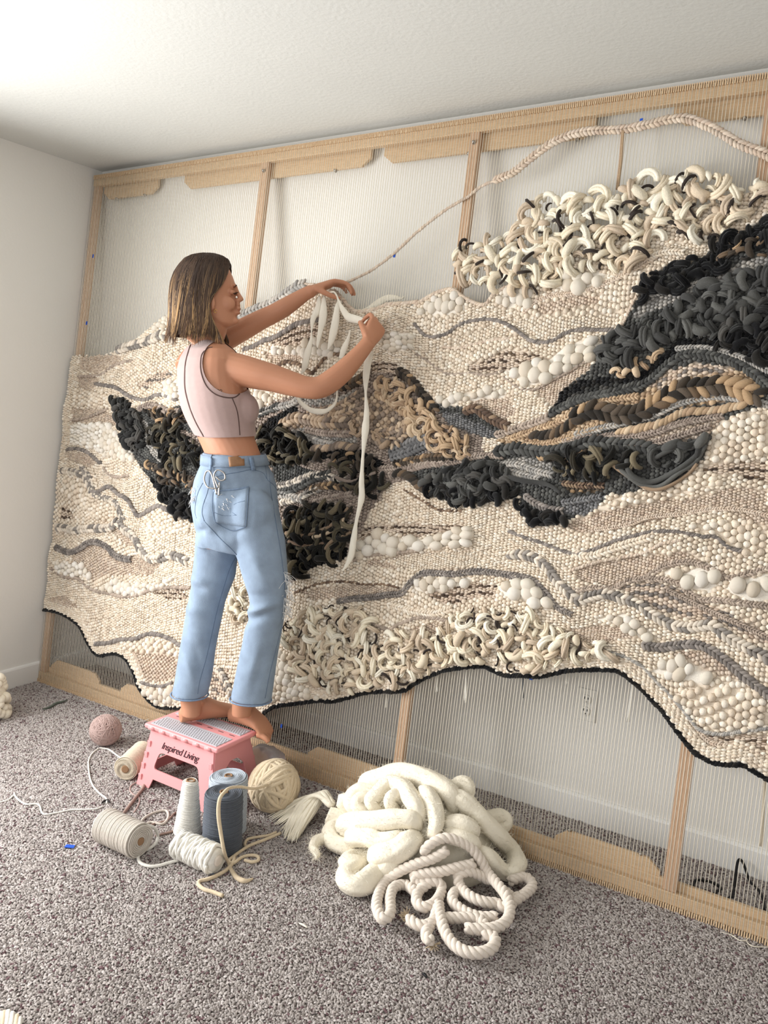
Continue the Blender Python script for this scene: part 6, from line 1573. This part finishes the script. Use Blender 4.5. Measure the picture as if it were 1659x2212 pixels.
for V, c in FUZZ:
    d_ = V-c; d_ /= np.linalg.norm(d_, axis=1)[:, None]+1e-9
    for i in rng.choice(len(V), max(1, len(V)//4), replace=False):
        if V[i][2] < .03: continue
        k_ = d_[i]+rng.normal(0, .7, 3); k_ /= np.linalg.norm(k_); t_ = rng.normal(0, .6, 3); l = random.uniform(.008, .024)
        fz.add(*tube(np.array([V[i]-d_[i]*.002, V[i]+k_*l*.5, V[i]+k_*l*.75+t_*l*.4]), [.0005, .0004, .0001], 3, cap=False))
fz.build('stray_fibres', M_fluff, rp, kind='stuff')
tf_e = empty('roving_tuft', fl((655, 1800), PILE), 'wispy cream roving tuft fanned out beside the tan ball', 'wool')
def s8(pts): return [(560+.12055*p[0], 1680+.12055*p[1]) for p in pts]
for i in range(96):
    u = i/95; mid = np.array([700+500*u, 330+60*math.sin(u*3)])
    end = np.array([420+330*u, 880+250*math.sin(.5+u*2.2)]) if i % 6 else np.array([150+300*u, 720+300*u])
    st_ = np.array([1260+60*random.random(), 420+90*random.random()]); top_ = np.array([1000+180*u, 240+150*(1-u)*.5])
    pth = [st_, top_, mid*.6+top_*.2+end*.2, mid*.3+end*.7, end+rng.normal(0, 25, 2)]
    zs = [.075, .085, .055, .022, .008]
    P = np.array([fl(q, PILE+z+random.uniform(0, .006)) for q, z in zip(s8(pth), zs)])
    mk('wisp', *tube(cr(P, 6), np.interp(np.linspace(0, 1, 25), [0, .3, .7, 1], [.011, .010, .0060, .0008])*random.uniform(.5, 1.15), 7, flat=(.55, 1)), M_fluff, tf_e)

# ------------------------------------------------------------------ thick three-strand cotton rope
re_ = empty('cotton_rope', fl((1000, 1960), PILE), 'thick three strand natural cotton rope coiled before the roving', 'rope')
RR = .0146
def rope(pts, z0=0.0, lift=None, k=0):
    q = [(560+.4099*p[0], 1620+.4099*p[1]) for p in pts]; zz = [p[2] if len(p) > 2 else 0 for p in pts]
    Q0 = []
    for a, z in zip(q, zz):
        f_ = fl(a, PILE+RR+z0+z); d_ = dome(a, 1.07)       # rests on the carpet, or on the roving where that stands higher
        Q0.append(d_ if (d_-CAM) @ FW < (f_-CAM) @ FW else f_)
    P = cr(np.array(Q0), 10); P = resample(P, .004)
    T, N, B = frames(P, Z3); s = np.arange(len(P))*.004
    for j in range(3):
        an = s/.052*2*math.pi+j*2*math.pi/3
        Q = P+(np.cos(an)[:, None]*N+np.sin(an)[:, None]*B)*RR*.50
        mk('strand', *tube(Q, RR*.60, 8), Y_rope, parts[k])
parts = []
RP = [
 ([(860, 545, .03), (900, 500, .05), (970, 465, .07), (1040, 475, .08), (1110, 510, .075), (1160, 570, .06), (1200, 640, .055), (1240, 690, .05), (1290, 750, .045), (1320, 820, .035), (1310, 890, .03), (1260, 930, .028), (1180, 945, .028), (1090, 940, .028)], 0.0),
 ([(990, 530, .05), (920, 570, .03), (830, 600, .02), (740, 640, .01), (670, 690), (630, 760), (620, 830), (650, 890), (690, 860), (690, 780), (710, 725), (770, 710), (820, 745)], 0),
 ([(1130, 600, .05), (1040, 620, .04), (960, 640, .035), (880, 650, .03), (815, 665, .02), (840, 695, .012), (900, 690, .028), (950, 700, .03), (960, 745, .02), (930, 800, .01), (870, 830), (830, 800), (840, 745), (890, 705)], 0),
 ([(905, 1010), (880, 980), (890, 940), (920, 900), (935, 850, .02), (945, 810, .024), (950, 860, .03), (965, 920, .03), (985, 970, .025), (1020, 1020, .01), (1080, 1060), (1160, 1070), (1230, 1040), (1240, 990, .01), (1180, 970, .005)], 0),
 ([(785, 890), (830, 920), (880, 925), (950, 890), (1050, 885), (1150, 890), (1190, 925)], 0),
 ([(1220, 690, .035), (1180, 670, .035), (1110, 640, .03), (1050, 660, .03), (1060, 720, .03), (1110, 770, .03), (1180, 800, .028), (1260, 810, .02)], 0),
 ([(1090, 745, .01), (1030, 750, .005), (1020, 800), (1080, 850, .008), (1160, 880, .015), (1250, 880, .015)], 0),
 ([(1320, 690, .02), (1400, 670, .01), (1440, 710), (1410, 750), (1340, 790, .005), (1310, 750, .01)], 0),
 ([(1240, 800, .005), (1290, 830), (1340, 800), (1360, 770)], 0)]
for k, (pts, z0) in enumerate(RP):
    q0 = fl((560+.4099*pts[0][0], 1620+.4099*pts[0][1]), PILE); po = bpy.data.objects.new('rope_coil', None); po.empty_display_size = .02; link(po, re_, q0); parts.append(po); rope(pts, z0, None, k)
for q in ((915, 1030), (782, 880)):       # frayed ends
    c = fl((560+.4099*q[0], 1620+.4099*q[1]), PILE+.012); mb = MB()
    for i in range(46):
        v = rng.normal(size=3); v[2] = abs(v[2])*.5; v[1] -= .8; v /= np.linalg.norm(v); mb.add(*tube(cr(np.array([c, c+v*.010, c+v*.022+rng.normal(0, .004, 3)*[1, 1, .3]]), 3), .0012, 4))
    mb.build('frayed_end', Y_tan, re_, label='frayed tan rope end')

# ------------------------------------------------------------------ small scraps and things at the edges
ce = empty('chunky_wool', fl((-18, 1560), PILE), 'chunky cream wool heap cut off at the left edge', 'wool')
cc = fl((-34, 1548), .0); 
for i in range(40):
    t = random.uniform(-1.9, 1.9); h = random.uniform(.01, .19); rr = .092*math.sqrt(max(.05, 1-(h/.21)**2))
    p = cc+np.array([0, 0, h])+(RH*math.cos(t)-FH*math.sin(t))*rr
    tv, tf = ell_template(10, 6); mk('puff', p+tv*np.array([.021, .021, .018])*random.uniform(.8, 1.2), [tuple(f) for f in tf], M_fluff, ce)
tv, tf = ell_template(16, 9); V = cc+np.array([0, 0, .09])+tv*np.array([.085, .085, .095]); V[:, 2] = np.maximum(V[:, 2], PILE); mk('heap_core', V, [tuple(f) for f in tf], M_fluff, ce)
tz = empty('fringe_tassel', fl((18, 2200), PILE), 'cream yarn fringe end at the bottom left corner', 'yarn')
for i, q in enumerate([(0, 2190), (8, 2188), (17, 2186), (26, 2190), (36, 2196), (42, 2202)]):
    P = np.array([fl((q[0]-8, q[1]+55), .020), fl((q[0]-2, q[1]+20), .022), fl(q, .016), fl((q[0]+5, q[1]+9), .008)]); mk('fringe_yarn', *tube(cr(P, 5), .0062, 7), Y_tan if i % 3 == 1 else Y_white, tz)
def tape(name, q, a, b, label, on='floor', off=.003):
    if on == 'floor': c = fl(q, PILE+.004); ax, ay, az = RH*a, FH*b, Z3*.0006
    else: c = lp(*luv(q, off), off); ax, ay, az = X*a, LUP*b, LN*.0006
    V, F = box(c, ax, ay, az); V = V+rng.normal(0, .0006, V.shape); mk(name, V, F, M_blue, None, smooth=False, label=label, cat='tape', group='blue tape flags on the warp' if on != 'floor' else None)
tape('tape_scrap', (151, 1828), .014, .008, 'scrap of blue painters tape on the carpet')
tape('tape_flag', (852, 550), .005, .010, 'small blue tape flag on the warp above the hands', 'loom')
tape('tape_flag', (1385, 262), .004, .009, 'small blue tape flag above the twisted guide cord', 'loom')
tape('tape_flag', (201, 553), .004, .008, 'small blue tape flag on the upper left loom post', 'loom')
tape('tape_flag', (187, 698), .004, .008, 'small blue tape flag on the left post beside the weaving top', 'loom')
tape('tape_flag', (1147, 1463), .005, .008, 'small blue tape flag hanging under the black hem', 'loom')
tape('tape_flag', (608, 1568), .004, .007, 'small blue tape flag on the warp beside the toes', 'loom')
def fluff(name, pts, r, m_, label, cat):
    P = np.array([fl(q, PILE+r) for q in pts]); mk(name, *tube(cr(P, 5), r*np.interp(np.linspace(0, 1, 5*(len(pts)-1)+1), [0, .3, .7, 1], [.4, 1, .9, .3]), 6), m_, None, label=label, cat=cat, group={'yarn_scrap': 'small yarn scraps on the carpet', 'white_thread': 'loose threads at the loom foot'}[name])
fluff('yarn_scrap', [(92, 1532), (108, 1527), (122, 1519), (134, 1516), (146, 1512)], .006, M_green, 'grey green yarn scrap on the carpet by the left wall', 'yarn scrap')
fluff('yarn_scrap', [(646, 1994), (655, 1998), (664, 2004)], .003, M_fluff, 'tiny white wool scrap on the carpet before the roving', 'yarn scrap')
fluff('yarn_scrap', [(912, 2101), (918, 2106), (923, 2112)], .004, M_black, 'tiny black wool scrap on the carpet below the rope', 'yarn scrap')
fluff('yarn_scrap', [(219, 1735), (226, 1730), (233, 1729), (238, 1735)], .004, M_black, 'small black yarn knot beside the oat cord spool', 'yarn scrap')
fluff('yarn_scrap', [(440, 1880), (452, 1885), (466, 1890)], .005, Y_slate, 'slate blue yarn scrap under the cotton bundle', 'yarn scrap')
fluff('white_thread', [(1559, 2014), (1580, 2020), (1597, 2031), (1612, 2031), (1620, 2020), (1627, 2008)], .0014, M_warp, 'loose white thread at the foot of the loom', 'thread')
fluff('white_thread', [(1612, 2031), (1617, 2039), (1630, 2045), (1659, 2046), (1700, 2048)], .0014, M_warp, 'trailing white thread end on the carpet at right', 'thread')
# things on the floor behind the loom
kb = lambda pts, z=.006: np.array([fl((1259+.241*a, 1700+.241*b), z) for a, b in pts])
mk('power_cable', *tube(cr(kb([(1100, 1000), (1040, 960), (990, 900), (1010, 840), (1090, 840), (1180, 865), (1235, 910), (1180, 960), (1280, 1010), (1350, 960)]), 8), .0042, 8), M_black, None, label='black cable coiled on the carpet behind the loom', cat='cable', group='black cables behind the loom')
P = kb([(1340, 1000), (1360, 880), (1385, 760), (1430, 770), (1500, 850), (1580, 930), (1620, 1020), (1625, 1100)]); P[2:4, 2] = .05; P[2:4, 1] += -.02
P[:, 1] = np.minimum(P[:, 1], -.03); mk('power_cable', *tube(cr(P, 8), .004, 8), M_black, None, label='black cable arching behind the loom at the right', cat='cable', group='black cables behind the loom')
mk('dark_bag', *blob(np.array([.62, -.10, .075]), np.array([.16, 0, 0]), np.array([0, .065, 0]), np.array([0, 0, .07]), 18, 10), M_black, None, label='dark soft bag lying behind the left of the loom', cat='bag')
# yarn tails hanging behind the weaving
def tail(q0, q1, r, m_, label, k=3):
    e = empty('yarn_tail', lp(*luv(q0), -.004), label, 'yarn tail', 'yarn tails hanging behind the weaving'); a = lp(*luv(q0), -.012); b = lp(*luv(q1), -.012); 
    for i in range(k):
        j = X*random.uniform(-.004, .004); mk('tail_strand', *tube(cr(np.array([a, (a+b)/2+j*.5, b+j+LUP*random.uniform(0, .01)]), 5), r, 5), m_, e)
tail((1366, 1462), (1354, 1562), .0016, Y_white, 'white yarn tail hanging right of the wall outlet')
tail((832, 1488), (829, 1532), .0014, Y_white, 'short white yarn tail beside the middle loom post')
tail((941, 1452), (939, 1497), .0013, Y_white, 'short white yarn tail right of the middle loom post')
tail((1004, 1440), (1001, 1520), .0016, Y_white, 'longer white yarn tail under the cream loops')
tail((1222, 1446), (1220, 1482), .0013, Y_white, 'short white yarn tail left of the wall outlet')
tail((1127, 1454), (1126, 1512), .0022, Y_slate, 'grey yarn tail hanging beside the blue tape', 2)
tail((1652, 1676), (1642, 1832), .0038, Y_twine, 'twisted pale yarn tail at the right edge', 3)
tail((276, 1424), (272, 1472), .0014, M_black, 'black yarn tail hanging behind the left hem', 2)
tail((292, 1448), (289, 1470), .0014, M_black, 'short black yarn tail beside the longer one', 2)
# clear plastic bag between stool and loom
M_plast = mat('clear_plastic', (235, 232, 232), .25, .6, 40, trans=.75)
pc = fl((585, 1640), .0); pc = np.array([1.50, -.43, 0.0])
tv, tf = ell_template(24, 12); V = pc+np.array([0, 0, .060])+tv*np.array([.085, .045, .062]); V = V+np.array([[mnoise.noise(Vector((float(v[0])*30, float(v[1])*30, float(v[2])*30)))*.016] for v in V])*tv; V[:, 2] = np.maximum(V[:, 2], PILE)
mk('plastic_bag', V, [tuple(f) for f in tf], M_plast, None, label='crumpled clear plastic bag between the stool and the loom', cat='bag')
